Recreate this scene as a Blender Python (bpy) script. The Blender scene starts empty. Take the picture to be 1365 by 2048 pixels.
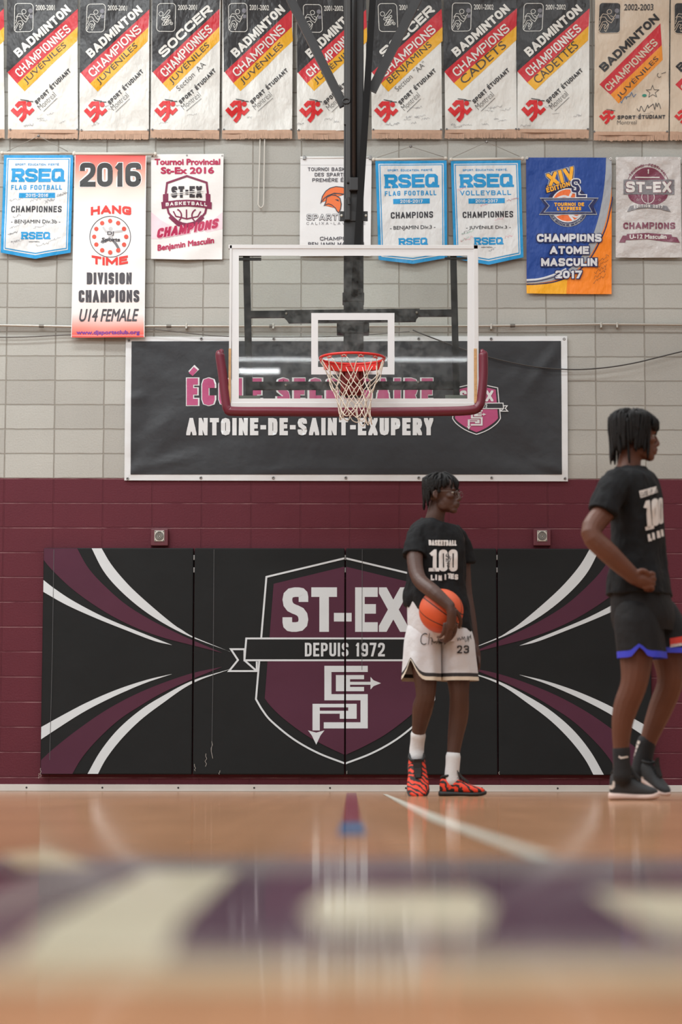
import bpy, bmesh, math, random
from mathutils import Vector, Matrix, noise
from mathutils.bvhtree import BVHTree
random.seed(7)
scn = bpy.context.scene
COL = scn.collection
PI = math.pi

# ------------------------------------------------------------------ camera
W, H, F = 1365.0, 2048.0, 4834.0
PITCH, ROLL = math.radians(6.362), math.radians(0.09)
CAM = Vector((0.0, -19.4, 0.08))
_fw = Vector((0, math.cos(PITCH), math.sin(PITCH)))
_up0 = Vector((0, -math.sin(PITCH), math.cos(PITCH)))
_rt0 = Vector((1, 0, 0))
RT = _rt0 * math.cos(ROLL) + _up0 * math.sin(ROLL)
UP = _up0 * math.cos(ROLL) - _rt0 * math.sin(ROLL)
FW = _fw
cd = bpy.data.cameras.new('camera')
cam = bpy.data.objects.new('camera', cd)
COL.objects.link(cam)
m = Matrix((RT, UP, -FW)).transposed().to_4x4()
m.translation = CAM
cam.matrix_world = m
cd.sensor_fit = 'HORIZONTAL'
cd.sensor_width = 24.0
cd.lens = F / W * 24.0
cd.clip_start = 0.05
cd.clip_end = 200
cd.dof.use_dof = True
cd.dof.focus_distance = 18.2
cd.dof.aperture_fstop = 3.4
scn.camera = cam

def ray(px, py):
    return (FW + RT * ((px - W / 2) / F) + UP * ((H / 2 - py) / F)).normalized()
def at(px, py, Y):
    d = ray(px, py)
    return CAM + d * ((Y - CAM.y) / d.y)
def floor_at(px, py, z=0.0):
    d = ray(px, py)
    return CAM + d * ((z - CAM.z) / d.z)

# ------------------------------------------------------------------ world, lamps, exposure
scn.view_settings.view_transform = 'Standard'
scn.view_settings.look = 'None'
scn.view_settings.gamma = 1.0
scn.view_settings.use_curve_mapping = False
scn.view_settings.exposure = -0.08
scn.cycles.max_bounces = 8
scn.cycles.transparent_max_bounces = 12
scn.cycles.caustics_reflective = False
scn.cycles.caustics_refractive = False
wd = bpy.data.worlds.new('world')
scn.world = wd
wd.use_nodes = True
wd.node_tree.nodes['Background'].inputs[0].default_value = (0.9, 0.95, 1.0, 1)
wd.node_tree.nodes['Background'].inputs[1].default_value = 0.05

def lamp(x, y, z, sx, sy, power, col=(0.945, 0.99, 1.0)):
    l = bpy.data.lights.new('ceiling_lamp', 'AREA')
    l.shape = 'RECTANGLE'
    l.size, l.size_y = sx, sy
    l.energy = power
    l.color = col
    o = bpy.data.objects.new('ceiling_lamp', l)
    o.location = (x, y, z)
    COL.objects.link(o)
    return o
LP = 1.0
for ly in (-2.4, -5.6, -9.5, -13.5, -17.4):
    for lx in (-6.4, -2.2, 2.0, 6.2):
        lamp(lx - 0.5, ly, 7.7, 2.6, 0.5, 140 * LP * (1.42 if lx < 0 else 0.5) * (0.75 if ly > -3 else 1.0))
lamp(0.6, -27.2, 7.7, 11.0, 0.34, 330 * LP)
lamp(-1.5, -27.3, 7.5, 0.75, 0.5, 60 * LP)

# ------------------------------------------------------------------ materials
def lin(c):
    def f(v):
        v /= 255.0
        return v / 12.92 if v <= 0.04045 else ((v + 0.055) / 1.055) ** 2.4
    return (f(c[0]), f(c[1]), f(c[2]), 1.0)
MATS = {}
def nd(nt, t, **kw):
    n = nt.nodes.new(t)
    for k, v in kw.items():
        setattr(n, k, v)
    return n
def mat(name, rgb, rough=0.6, metal=0.0, bump=0.0, bscale=40.0, spec=0.5, var=0.0, vscale=6.0, coat=0.0, stretch=None):
    """plain Principled surface with optional noise bump and colour variation"""
    if name in MATS:
        return MATS[name]
    M = bpy.data.materials.new(name)
    MATS[name] = M
    M.use_nodes = True
    nt = M.node_tree
    b = nt.nodes['Principled BSDF']
    b.inputs['Base Color'].default_value = lin(rgb)
    b.inputs['Roughness'].default_value = rough
    b.inputs['Metallic'].default_value = metal
    b.inputs['Specular IOR Level'].default_value = spec
    b.inputs['Coat Weight'].default_value = coat
    if bump or var:
        tc = nd(nt, 'ShaderNodeTexCoord')
        mp = nd(nt, 'ShaderNodeMapping')
        if stretch:
            mp.inputs['Scale'].default_value = stretch
        nt.links.new(tc.outputs['Object'], mp.inputs['Vector'])
    if bump:
        n = nd(nt, 'ShaderNodeTexNoise')
        n.inputs['Scale'].default_value = bscale
        n.inputs['Detail'].default_value = 4
        bp = nd(nt, 'ShaderNodeBump')
        bp.inputs['Strength'].default_value = 1.0
        bp.inputs['Distance'].default_value = bump
        nt.links.new(mp.outputs[0], n.inputs['Vector'])
        nt.links.new(n.outputs['Fac'], bp.inputs['Height'])
        nt.links.new(bp.outputs[0], b.inputs['Normal'])
    if var:
        n2 = nd(nt, 'ShaderNodeTexNoise')
        n2.inputs['Scale'].default_value = vscale
        n2.inputs['Detail'].default_value = 5
        mr = nd(nt, 'ShaderNodeMapRange')
        mr.inputs['From Min'].default_value = 0.3
        mr.inputs['From Max'].default_value = 0.7
        mr.inputs['To Min'].default_value = 1 - var
        mr.inputs['To Max'].default_value = 1 + var
        mx = nd(nt, 'ShaderNodeVectorMath', operation='SCALE')
        mx.inputs[0].default_value = lin(rgb)[:3]
        nt.links.new(mp.outputs[0], n2.inputs['Vector'])
        nt.links.new(n2.outputs['Fac'], mr.inputs['Value'])
        nt.links.new(mr.outputs[0], mx.inputs['Scale'])
        nt.links.new(mx.outputs[0], b.inputs['Base Color'])
    return M

def cloth(rgb, rough=0.6, sheen=False):
    """satin banner cloth: fine wrinkles, one material per printed colour"""
    return mat('satin_%d_%d_%d' % rgb, rgb, rough=rough * .75, bump=0.05, bscale=5.0, spec=0.4, stretch=(1.0, 1.0, 0.55))
def vinyl(rgb, rough=0.45):
    return mat('vinyl_%d_%d_%d' % rgb, rgb, rough=rough, bump=0.014, bscale=3.5, spec=0.35)

# ------------------------------------------------------------------ object helpers
def link(name, me, mats, parent=None, smooth=False):
    if not isinstance(mats, (list, tuple)):
        mats = [mats]
    for q in mats:
        me.materials.append(q)
    if smooth:
        me.polygons.foreach_set('use_smooth', [True] * len(me.polygons))
    o = bpy.data.objects.new(name, me)
    COL.objects.link(o)
    if parent is not None:
        o.parent = parent
        bpy.context.view_layer.update()
        o.matrix_parent_inverse = parent.matrix_world.inverted()
    return o
def obj(name, bm, mats, parent=None, smooth=False, recalc=True):
    if recalc:
        bmesh.ops.recalc_face_normals(bm, faces=bm.faces[:])
    me = bpy.data.meshes.new(name)
    bm.to_mesh(me)
    bm.free()
    return link(name, me, mats, parent, smooth)
def tag(o, label=None, cat=None, group=None, kind=None):
    if label: o['label'] = label
    if cat: o['category'] = cat
    if group: o['group'] = group
    if kind: o['kind'] = kind
    return o
def thing(name, loc, label, cat, group=None):
    o = bpy.data.objects.new(name, None)
    o.location = loc
    o.empty_display_size = 0.1
    COL.objects.link(o)
    bpy.context.view_layer.update()
    return tag(o, label, cat, group)

def add_box(bm, lo, hi, mi=0, bevel=0.0, M=None):
    lo, hi = Vector(lo), Vector(hi)
    r = bmesh.ops.create_cube(bm, size=1.0)
    vs = r['verts']
    for v in vs:
        v.co = Vector(((v.co.x + .5) * (hi.x - lo.x) + lo.x, (v.co.y + .5) * (hi.y - lo.y) + lo.y, (v.co.z + .5) * (hi.z - lo.z) + lo.z))
    if bevel:
        es = list({e for v in vs for e in v.link_edges})
        r2 = bmesh.ops.bevel(bm, geom=es, offset=bevel, segments=2, affect='EDGES', profile=0.5)
        vs = list({v for f in r2['faces'] for v in f.verts} | {v for v in vs if v.is_valid})
    if M is not None:
        for v in vs:
            v.co = M @ v.co
    for f in {f for v in vs for f in v.link_faces}:
        f.material_index = mi
def frames(pts):
    n = len(pts)
    out = []
    u = None
    for i in range(n):
        t = (pts[min(i + 1, n - 1)] - pts[max(i - 1, 0)])
        t = t.normalized() if t.length > 1e-9 else Vector((0, 0, 1))
        if u is None:
            a = Vector((0, 0, 1)) if abs(t.z) < 0.9 else Vector((1, 0, 0))
            u = t.cross(a).normalized()
        else:
            u = (u - t * u.dot(t))
            u = u.normalized() if u.length > 1e-6 else t.orthogonal().normalized()
        out.append((t, u, t.cross(u)))
    return out
def add_tube(bm, pts, r, n=8, mi=0, caps=True, closed=False, flat=1.0, rounded=False):
    pts = [Vector(p) for p in pts]
    if not isinstance(r, (list, tuple)):
        r = [r] * len(pts)
    if rounded:      # hemispherical ends
        t0 = (pts[0] - pts[1]).normalized(); t1 = (pts[-1] - pts[-2]).normalized()
        A = [(pts[0] + t0 * r[0] * math.sin(a), r[0] * math.cos(a)) for a in (1.45, 1.0, 0.5)]
        B = [(pts[-1] + t1 * r[-1] * math.sin(a), r[-1] * math.cos(a)) for a in (0.5, 1.0, 1.45)]
        pts = [p for p, _ in A] + pts + [p for p, _ in B]
        r = [q for _, q in A] + list(r) + [q for _, q in B]
    if closed:
        fr = []
        N = len(pts)
        u = None
        for i in range(N):
            t = (pts[(i + 1) % N] - pts[i - 1]).normalized()
            if u is None:
                a = Vector((0, 0, 1)) if abs(t.z) < 0.9 else Vector((1, 0, 0))
                u = t.cross(a).normalized()
            else:
                u = (u - t * u.dot(t)).normalized()
            fr.append((t, u, t.cross(u)))
    else:
        fr = frames(pts)
    rings = []
    for p, (t, u, v), q in zip(pts, fr, r):
        rings.append([bm.verts.new(p + (u * math.cos(2 * PI * k / n) + v * math.sin(2 * PI * k / n) * flat) * q) for k in range(n)])
    R = list(zip(rings[:-1], rings[1:])) + ([(rings[-1], rings[0])] if closed else [])
    for a, b in R:
        for k in range(n):
            f = bm.faces.new((a[k], a[(k + 1) % n], b[(k + 1) % n], b[k]))
            f.material_index = mi
    if caps and not closed:
        for ring in (rings[0][::-1], rings[-1]):
            f = bm.faces.new(ring)
            f.material_index = mi
def add_ellipsoid(bm, c, rad, R=None, seg=16, mi=0):
    r = bmesh.ops.create_uvsphere(bm, u_segments=seg, v_segments=max(6, seg // 2 + 2), radius=1.0)
    for v in r['verts']:
        q = Vector((v.co.x * rad[0], v.co.y * rad[1], v.co.z * rad[2]))
        v.co = Vector(c) + (R @ q if R is not None else q)
    for f in {f for v in r['verts'] for f in v.link_faces}:
        f.material_index = mi
def add_rings(bm, rings, mi=0, caps=(True, True)):
    V = [[bm.verts.new(p) for p in ring] for ring in rings]
    n = len(V[0])
    for i, (a, b) in enumerate(zip(V[:-1], V[1:])):
        q = mi[i] if isinstance(mi, (list, tuple)) else mi
        for k in range(n):
            f = bm.faces.new((a[k], a[(k + 1) % n], b[(k + 1) % n], b[k]))
            f.material_index = q
    if caps[0]: bm.faces.new(V[0][::-1])
    if caps[1]: bm.faces.new(V[-1])
def catmull(pts, n=6):
    pts = [Vector(p) for p in pts]
    out = []
    for i in range(len(pts) - 1):
        p0 = pts[i - 1] if i else pts[0] * 2 - pts[1]
        p1, p2 = pts[i], pts[i + 1]
        p3 = pts[i + 2] if i + 2 < len(pts) else p2 * 2 - p1
        for k in range(n):
            t = k / n
            out.append(0.5 * ((2 * p1) + (p2 - p0) * t + (2 * p0 - 5 * p1 + 4 * p2 - p3) * t * t + (3 * p1 - p0 - 3 * p2 + p3) * t ** 3))
    out.append(pts[-1])
    return out
def remesh(bm, voxel, smooth=4, fac=0.5):
    """joins overlapping closed shapes into one continuous skin"""
    bmesh.ops.recalc_face_normals(bm, faces=bm.faces[:])
    me = bpy.data.meshes.new('tmp')
    bm.to_mesh(me)
    bm.free()
    o = bpy.data.objects.new('tmp', me)
    COL.objects.link(o)
    r = o.modifiers.new('r', 'REMESH')
    r.mode = 'VOXEL'
    r.voxel_size = voxel
    if smooth:
        s = o.modifiers.new('s', 'SMOOTH')
        s.factor = fac
        s.iterations = smooth
    dg = bpy.context.evaluated_depsgraph_get()
    me2 = bpy.data.meshes.new_from_object(o.evaluated_get(dg))
    bpy.data.objects.remove(o)
    bpy.data.meshes.remove(me)
    return me2

# ------------------------------------------------------------------ lettering
GLYPH = {
 'A': [[(0,0),(.5,1),(1,0)],[(.17,.27),(.83,.27)]],
 'B': [[(0,0),(0,1),(.96,1,1),(.96,.53,1),(0,.53)],[(0,.53),(1,.53,1),(1,0,1),(0,0)]],
 'C': [[(1,.68),(1,1,1),(0,1,1),(0,0,1),(1,0,1),(1,.32)]],
 'D': [[(0,0),(0,1),(1,1,1),(1,0,1),'c']],
 'E': [[(1,1),(0,1),(0,0),(1,0)],[(0,.52),(.86,.52)]],
 'F': [[(1,1),(0,1),(0,0)],[(0,.5),(.86,.5)]],
 'G': [[(1,.7),(1,1,1),(0,1,1),(0,0,1),(1,0,1),(1,.46),(.55,.46)]],
 'H': [[(0,0),(0,1)],[(1,0),(1,1)],[(0,.5),(1,.5)]],
 'I': [[(.5,0),(.5,1)]],
 'J': [[(1,1),(1,0,1),(0,0,1),(0,.3)]],
 'K': [[(0,0),(0,1)],[(1,1),(.05,.4)],[(.35,.58),(1,0)]],
 'L': [[(0,1),(0,0),(1,0)]],
 'M': [[(0,0),(0,1),(.5,.2),(1,1),(1,0)]],
 'N': [[(0,0),(0,1),(1,0),(1,1)]],
 'O': [[(0,0,1),(0,1,1),(1,1,1),(1,0,1),'c']],
 'P': [[(0,0),(0,1),(1,1,1),(1,.45,1),(0,.45)]],
 'Q': [[(0,0,1),(0,1,1),(1,1,1),(1,0,1),'c'],[(.55,.3),(1,-.02)]],
 'R': [[(0,0),(0,1),(1,1,1),(1,.47,1),(0,.47)],[(.45,.47),(1,0)]],
 'S': [[(1,.72),(1,1,1),(0,1,1),(0,.57,1),(1,.43,1),(1,0,1),(0,0,1),(0,.28)]],
 'T': [[(0,1),(1,1)],[(.5,1),(.5,0)]],
 'U': [[(0,1),(0,0,1),(1,0,1),(1,1)]],
 'V': [[(0,1),(.5,0),(1,1)]],
 'W': [[(0,1),(.25,0),(.5,.9),(.75,0),(1,1)]],
 'X': [[(0,0),(1,1)],[(0,1),(1,0)]],
 'Y': [[(0,1),(.5,.45),(1,1)],[(.5,.5),(.5,0)]],
 'Z': [[(0,1),(1,1),(0,0),(1,0)]],
 '0': [[(0,0,1),(0,1,1),(1,1,1),(1,0,1),'c']],
 '1': [[(0,.8),(.7,1),(.7,0)]],
 '2': [[(0,.7),(0,1,1),(1,1,1),(1,.56,1),(0,.08),(0,0),(1,0)]],
 '3': [[(0,.75),(0,1,1),(1,1,1),(1,.53,1),(.35,.53)],[(.35,.53),(1,.53,1),(1,0,1),(0,0,1),(0,.25)]],
 '4': [[(.75,0),(.75,1),(0,.28),(1,.28)]],
 '5': [[(1,1),(0,1),(0,.58),(1,.58,1),(1,0,1),(0,0,1),(0,.22)]],
 '6': [[(1,.78),(1,1,1),(0,1,1),(0,0,1),(1,0,1),(1,.56,1),(0,.56)]],
 '7': [[(0,1),(1,1),(.35,0)]],
 '8': [[(0,0,1),(0,.53,1),(1,.53,1),(1,0,1),'c'],[(.04,.53,1),(.04,1,1),(.96,1,1),(.96,.53,1),'c']],
 '9': [[(0,.22),(0,0,1),(1,0,1),(1,1,1),(0,1,1),(0,.44,1),(1,.44)]],
 '-': [[(0,.45),(1,.45)]], '=': [[(0,.58),(1,.58)],[(0,.34),(1,.34)]],
 '.': [[(.5,.02),(.5,.06)]], "'": [[(.5,.8),(.5,1)]], ':': [[(.5,.0),(.5,.05)],[(.5,.6),(.5,.65)]],
 '"': [[(0,.75),(0,1)],[(1,.75),(1,1)]],
}
ACC = {'É': ('E', [[(.35, 1.14), (.8, 1.36)]]), 'È': ('E', [[(.65, 1.14), (.2, 1.36)]])}
WID = {'I': 0, '.': 0, "'": 0, ':': 0, '-': .62, '=': .5, 'M': 1.22, 'W': 1.4, '1': .62, ' ': .55, 'E': .9, 'F': .88, 'L': .86, 'É': .9, 'È': .9, '"': .4, 'T': .98, 'A': 1.1}
def rounded_path(pts, closed, r, seg):
    n = len(pts)
    out = []
    for i, p in enumerate(pts):
        rd = len(p) > 2
        P = Vector(p[:2])
        if not rd or r <= 0 or (not closed and i in (0, n - 1)):
            out.append(P)
            continue
        A, B = Vector(pts[i - 1][:2]), Vector(pts[(i + 1) % n][:2])
        da, db = (A - P), (B - P)
        q = min(r, da.length * .5, db.length * .5)
        a, b = P + da.normalized() * q, P + db.normalized() * q
        for k in range(seg + 1):
            t = k / seg
            out.append(a * (1 - t) ** 2 + P * 2 * t * (1 - t) + b * t * t)
    return out
def stroke_quads(pts, t, closed=False, ext0=0.0, ext1=0.0):
    """thick polyline with mitred joints as convex quads"""
    P = [Vector(p) for p in pts]
    Q = [P[0]]
    for p in P[1:]:
        if (p - Q[-1]).length > 1e-6:
            Q.append(p)
    P = Q
    if closed and (P[0] - P[-1]).length < 1e-6:
        P.pop()
    n = len(P)
    if n < 2:
        return []
    if not closed:
        if ext0: P[0] = P[0] + (P[0] - P[1]).normalized() * ext0
        if ext1: P[-1] = P[-1] + (P[-1] - P[-2]).normalized() * ext1
    L, R = [], []
    for i in range(n):
        a = (P[i] - P[i - 1]).normalized() if (i > 0 or closed) else None
        b = (P[(i + 1) % n] - P[i]).normalized() if (i < n - 1 or closed) else None
        if a is None: a = b
        if b is None: b = a
        na, nb = Vector((-a.y, a.x)), Vector((-b.y, b.x))
        mm = na + nb
        mm = mm.normalized() if mm.length > 1e-6 else na
        k = min(1.0 / max(mm.dot(na), 0.22), 4.5)
        L.append(P[i] + mm * k * t / 2)
        R.append(P[i] - mm * k * t / 2)
    return [[L[i], L[(i + 1) % n], R[(i + 1) % n], R[i]] for i in range(n if closed else n - 1)]
def clip_box(poly, x0, y0, x1, y1):
    for ax, lim, s in ((0, x0, 1), (0, x1, -1), (1, y0, 1), (1, y1, -1)):
        out = []
        for i in range(len(poly)):
            p, q = poly[i - 1], poly[i]
            dp, dq = (p[ax] - lim) * s, (q[ax] - lim) * s
            if (dp >= 0) != (dq >= 0):
                t = dp / (dp - dq)
                out.append(p + (q - p) * t)
            if dq >= 0:
                out.append(q)
        poly = out
        if len(poly) < 3:
            return []
    return poly
def glyph_polys(ch, w, h, t, r, seg):
    acc = []
    if ch in ACC:
        ch, acc = ACC[ch]
    out = []
    def mp(p):
        return (t / 2 + p[0] * (w - t), t / 2 + p[1] * (h - t)) + tuple(p[2:])
    for path in GLYPH.get(ch, []):
        closed = path[-1] == 'c'
        raw = path[:-1] if closed else path
        pts = [mp(p) for p in raw]
        if ch in 'I.:\'':
            pts = [(w / 2, p[1]) for p in pts]
        rp = rounded_path(pts, closed, r, seg)
        def ex(a, b, ra):
            diag = abs(a[0] - b[0]) > 1e-3 and abs(a[1] - b[1]) > 1e-3
            edge = ra[1] in (0, 1)
            if diag: return t * 1.6 if edge else 0
            if abs(a[0] - b[0]) < 1e-3 and not edge and ch in 'CGSJ235690': return 0
            return t / 2
        e0 = e1 = 0
        if not closed:
            e0, e1 = ex(rp[0], rp[1], raw[0]), ex(rp[-1], rp[-2], raw[-1])
        for q in stroke_quads(rp, t, closed, e0, e1):
            q = clip_box(q, 0, 0, w, h)
            if len(q) >= 3: out.append(q)
    for path in acc:
        pts = [Vector((p[0] * w, p[1] * h)) for p in path]
        out += stroke_quads(pts, t * .8)
    return out
def measure(text, h, t, w, gap):
    x = 0
    for ch in text:
        ww = t if WID.get(ch, 1) == 0 else WID.get(ch, 1) * w
        x += ww + gap
    return x - gap
_TXT = {}
def font_polys(text, bold):
    """outlines of the built-in font, scaled to a unit box"""
    key = (text, bold)
    if key not in _TXT:
        c = bpy.data.curves.new('t', 'FONT')
        c.body = text
        c.offset = bold
        c.resolution_u = 3
        o = bpy.data.objects.new('t', c)
        COL.objects.link(o)
        dg = bpy.context.evaluated_depsgraph_get()
        me = bpy.data.meshes.new_from_object(o.evaluated_get(dg))
        vs = [v.co.xy for v in me.vertices]
        fs = [list(p.vertices) for p in me.polygons]
        x0, x1 = min(v.x for v in vs), max(v.x for v in vs)
        y0, y1 = min(v.y for v in vs), max(v.y for v in vs)
        vs = [Vector(((v.x - x0) / (x1 - x0), (v.y - y0) / (y1 - y0))) for v in vs]
        bpy.data.objects.remove(o); bpy.data.curves.remove(c); bpy.data.meshes.remove(me)
        _TXT[key] = [[vs[i].copy() for i in f] for f in fs]
    return _TXT[key]

class Art:
    """flat printed artwork drawn in its own 2-D units; build() lays it on a wall plane or a cloth"""
    def __init__(s, warp=None):
        s.f = []
        s.mats = []
        s.warp = warp
    def mi(s, m):
        if m not in s.mats: s.mats.append(m)
        return s.mats.index(m)
    def poly(s, pts, m, layer=0, raw=False):
        pts = [Vector(p[:2]) for p in pts]
        if s.warp and not raw:
            pts = [Vector(s.warp(p)) for p in pts]
        s.f.append((pts, s.mi(m), layer))
    def rect(s, x0, y0, x1, y1, m, layer=0):
        s.poly([(x0, y0), (x1, y0), (x1, y1), (x0, y1)], m, layer)
    def line(s, pts, t, m, layer=0, closed=False):
        for q in stroke_quads([Vector(p[:2]) for p in pts], t, closed):
            s.poly(q, m, layer)
    def disc(s, c, r, m, layer=0, n=28, ry=None):
        ry = ry or r
        s.poly([(c[0] + r * math.cos(2 * PI * k / n), c[1] + ry * math.sin(2 * PI * k / n)) for k in range(n)], m, layer)
    def ring(s, c, r, t, m, layer=0, n=40, a0=0, a1=2 * PI):
        full = abs(a1 - a0 - 2 * PI) < 1e-6
        pts = [(c[0] + r * math.cos(a0 + (a1 - a0) * k / n), c[1] + r * math.sin(a0 + (a1 - a0) * k / n)) for k in range(n if full else n + 1)]
        s.line(pts, t, m, layer, closed=full)
    def text(s, text, O, u, v, m, layer=0, bold=0.0, heavy=0.0):
        O, u, v = Vector(O), Vector(u), Vector(v)
        if heavy:      # thicker strokes: the same letters again, shifted by a fraction of their height
            for a, b in ((1, 0), (-1, 0), (0, 1), (0, -1)):
                s.text(text, O + u.normalized() * a * heavy * v.length + v * b * heavy, u, v, m, layer, bold)
        for f in font_polys(text, bold):
            s.poly([O + u * p.x + v * p.y for p in f], m, layer)
    def textbox(s, text, x0, y0, x1, y1, m, layer=0, bold=0.0, heavy=0.0):
        s.text(text, (x0, y1), (x1 - x0, 0), (0, y0 - y1), m, layer, bold, heavy)
    def block(s, text, O, u, v, m, layer=0, t=.2, r=.2, gap=.12, seg=3, arc=None):
        """stroke-built bold letters; t, r, gap are fractions of the letter height"""
        O, u, v = Vector(O), Vector(u), Vector(v)
        Wd, h = u.length, v.length
        T, R, G = t * h, r * h, gap * h
        fixed = sum(T for ch in text if WID.get(ch, 1) == 0) + G * (len(text) - 1)
        var = sum(WID.get(ch, 1) for ch in text)
        w = max((Wd - fixed) / max(var, .01), T * 1.05)
        x = 0
        U, V = u.normalized(), v.normalized()
        for ch in text:
            ww = T if WID.get(ch, 1) == 0 else WID.get(ch, 1) * w
            if ch != ' ':
                for q in glyph_polys(ch, ww, h, T, R, seg):
                    P = []
                    for p in q:
                        X, Y = x + p.x, p.y
                        if arc:
                            tt = X / Wd
                            Y += arc * h * 4 * tt * (1 - tt)
                        P.append(O + U * X + V * Y)
                    s.poly(P, m, layer)
            x += ww + G
    def blockbox(s, text, x0, y0, x1, y1, m, layer=0, **k):
        s.block(text, (x0, y1), (x1 - x0, 0), (0, y0 - y1), m, layer, **k)
    def arctext(s, text, c, r, a0, a1, h, m, layer=0, inside=False, t=.2):
        n = len(text)
        for i, ch in enumerate(text):
            if ch == ' ': continue
            a = a0 + (a1 - a0) * (i + .5) / n
            p = Vector((c[0] + r * math.cos(a), c[1] + r * math.sin(a)))
            rad = Vector((math.cos(a), math.sin(a)))
            v = -rad * h if inside else rad * h
            tan = Vector((-v.y, v.x)).normalized() * h * .8
            s.block(ch, p - tan / 2, tan, v, m, layer, t=t)
    def scribble(s, x, y, w, h, m, layer=0, t=.7, n=9, slant=0):
        pts = []
        for i in range(n):
            pts.append((x + w * (i + random.uniform(-.5, .5)) / n + slant * 0, y + slant * w * i / n + random.uniform(-h, h) * .5))
        pts = [p for p in catmull([Vector(p) for p in pts], 3)]
        s.line(pts, t, m, layer)
    def build(s, name, Y, parent=None, wave=None, grid=None, clip=None, lift=0.0012, thick=None, flip=False):
        """pixels -> world points on the plane y = Y"""
        bms = []
        bm = bmesh.new()
        lay = bm.faces.layers.int.new('layer')
        cnt = {}
        for pts, mi, L in s.f:
            cnt[L] = c_ = cnt.get(L, -1) + 1
            L = L + (c_ % 60) * .012     # pieces of one layer never lie exactly in one plane
            try:
                f = bm.faces.new([bm.verts.new((p.x, p.y, L)) for p in pts])
            except ValueError:
                continue
            f.material_index = mi
        big = [f for f in bm.faces if len(f.verts) > 4]
        if big:
            bmesh.ops.triangulate(bm, faces=big)
        if clip:
            for co, no in (((clip[0], 0, 0), (-1, 0, 0)), ((clip[1], 0, 0), (1, 0, 0))):
                bmesh.ops.bisect_plane(bm, geom=bm.verts[:] + bm.edges[:] + bm.faces[:], plane_co=co, plane_no=no, clear_outer=True)
        if grid:
            xs = [v.co.x for v in bm.verts]; ys = [v.co.y for v in bm.verts]
            for ax, lo, hi in ((0, min(xs), max(xs)), (1, min(ys), max(ys))):
                q = lo + grid
                while q < hi:
                    co = (q, 0, 0) if ax == 0 else (0, q, 0)
                    no = (1, 0, 0) if ax == 0 else (0, 1, 0)
                    bmesh.ops.bisect_plane(bm, geom=bm.verts[:] + bm.edges[:] + bm.faces[:], plane_co=co, plane_no=no)
                    q += grid
        wv = wave
        if wave and grid:      # every printed layer follows one and the same faceted surface
            gx, gy, memo = min(v.co.x for v in bm.verts), min(v.co.y for v in bm.verts), {}
            def node(i, j):
                if (i, j) not in memo: memo[i, j] = wave(gx + i * grid, gy + j * grid)
                return memo[i, j]
            def wv(px, py):
                a, b = (px - gx) / grid, (py - gy) / grid
                i, j = int(math.floor(a + 1e-6)), int(math.floor(b + 1e-6)); a -= i; b -= j
                return (node(i, j) * (1 - a) + node(i + 1, j) * a) * (1 - b) + (node(i, j + 1) * (1 - a) + node(i + 1, j + 1) * a) * b
        for v in bm.verts:
            px, py, L = v.co
            d = wv(px, py) if wave else 0.0
            P = at(px, py, Y)
            v.co = (P.x, P.y - d - L * lift, P.z)
        bm.normal_update()
        for f in bm.faces:
            if f.normal.y > 0: f.normal_flip()
        return obj(name, bm, s.mats, parent, recalc=False, smooth=bool(wave))
def quad_warp(TL, TR, BL, BR):
    TL, TR, BL, BR = Vector(TL), Vector(TR), Vector(BL), Vector(BR)
    def f(p):
        u, v = p[0], p[1]
        return TL * (1 - u) * (1 - v) + TR * u * (1 - v) + BL * (1 - u) * v + BR * u * v
    return f
def cloth_wave(seed, amp=.006, sx=.022, sy=.010, pull=0.0, y0=0, y1=300):
    def f(px, py):
        a = noise.noise(Vector((px * sx, py * sy, seed * 7.3)))
        b = noise.noise(Vector((px * .014 + py * .018, py * .006 - px * .008, seed * 3.1 + 5)))
        k = min(max((py - y0) / (y1 - y0), 0), 1)
        return amp * (.45 + .55 * k) * (a * .8 + b * 1.5) + amp * 1.3
    return f

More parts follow.
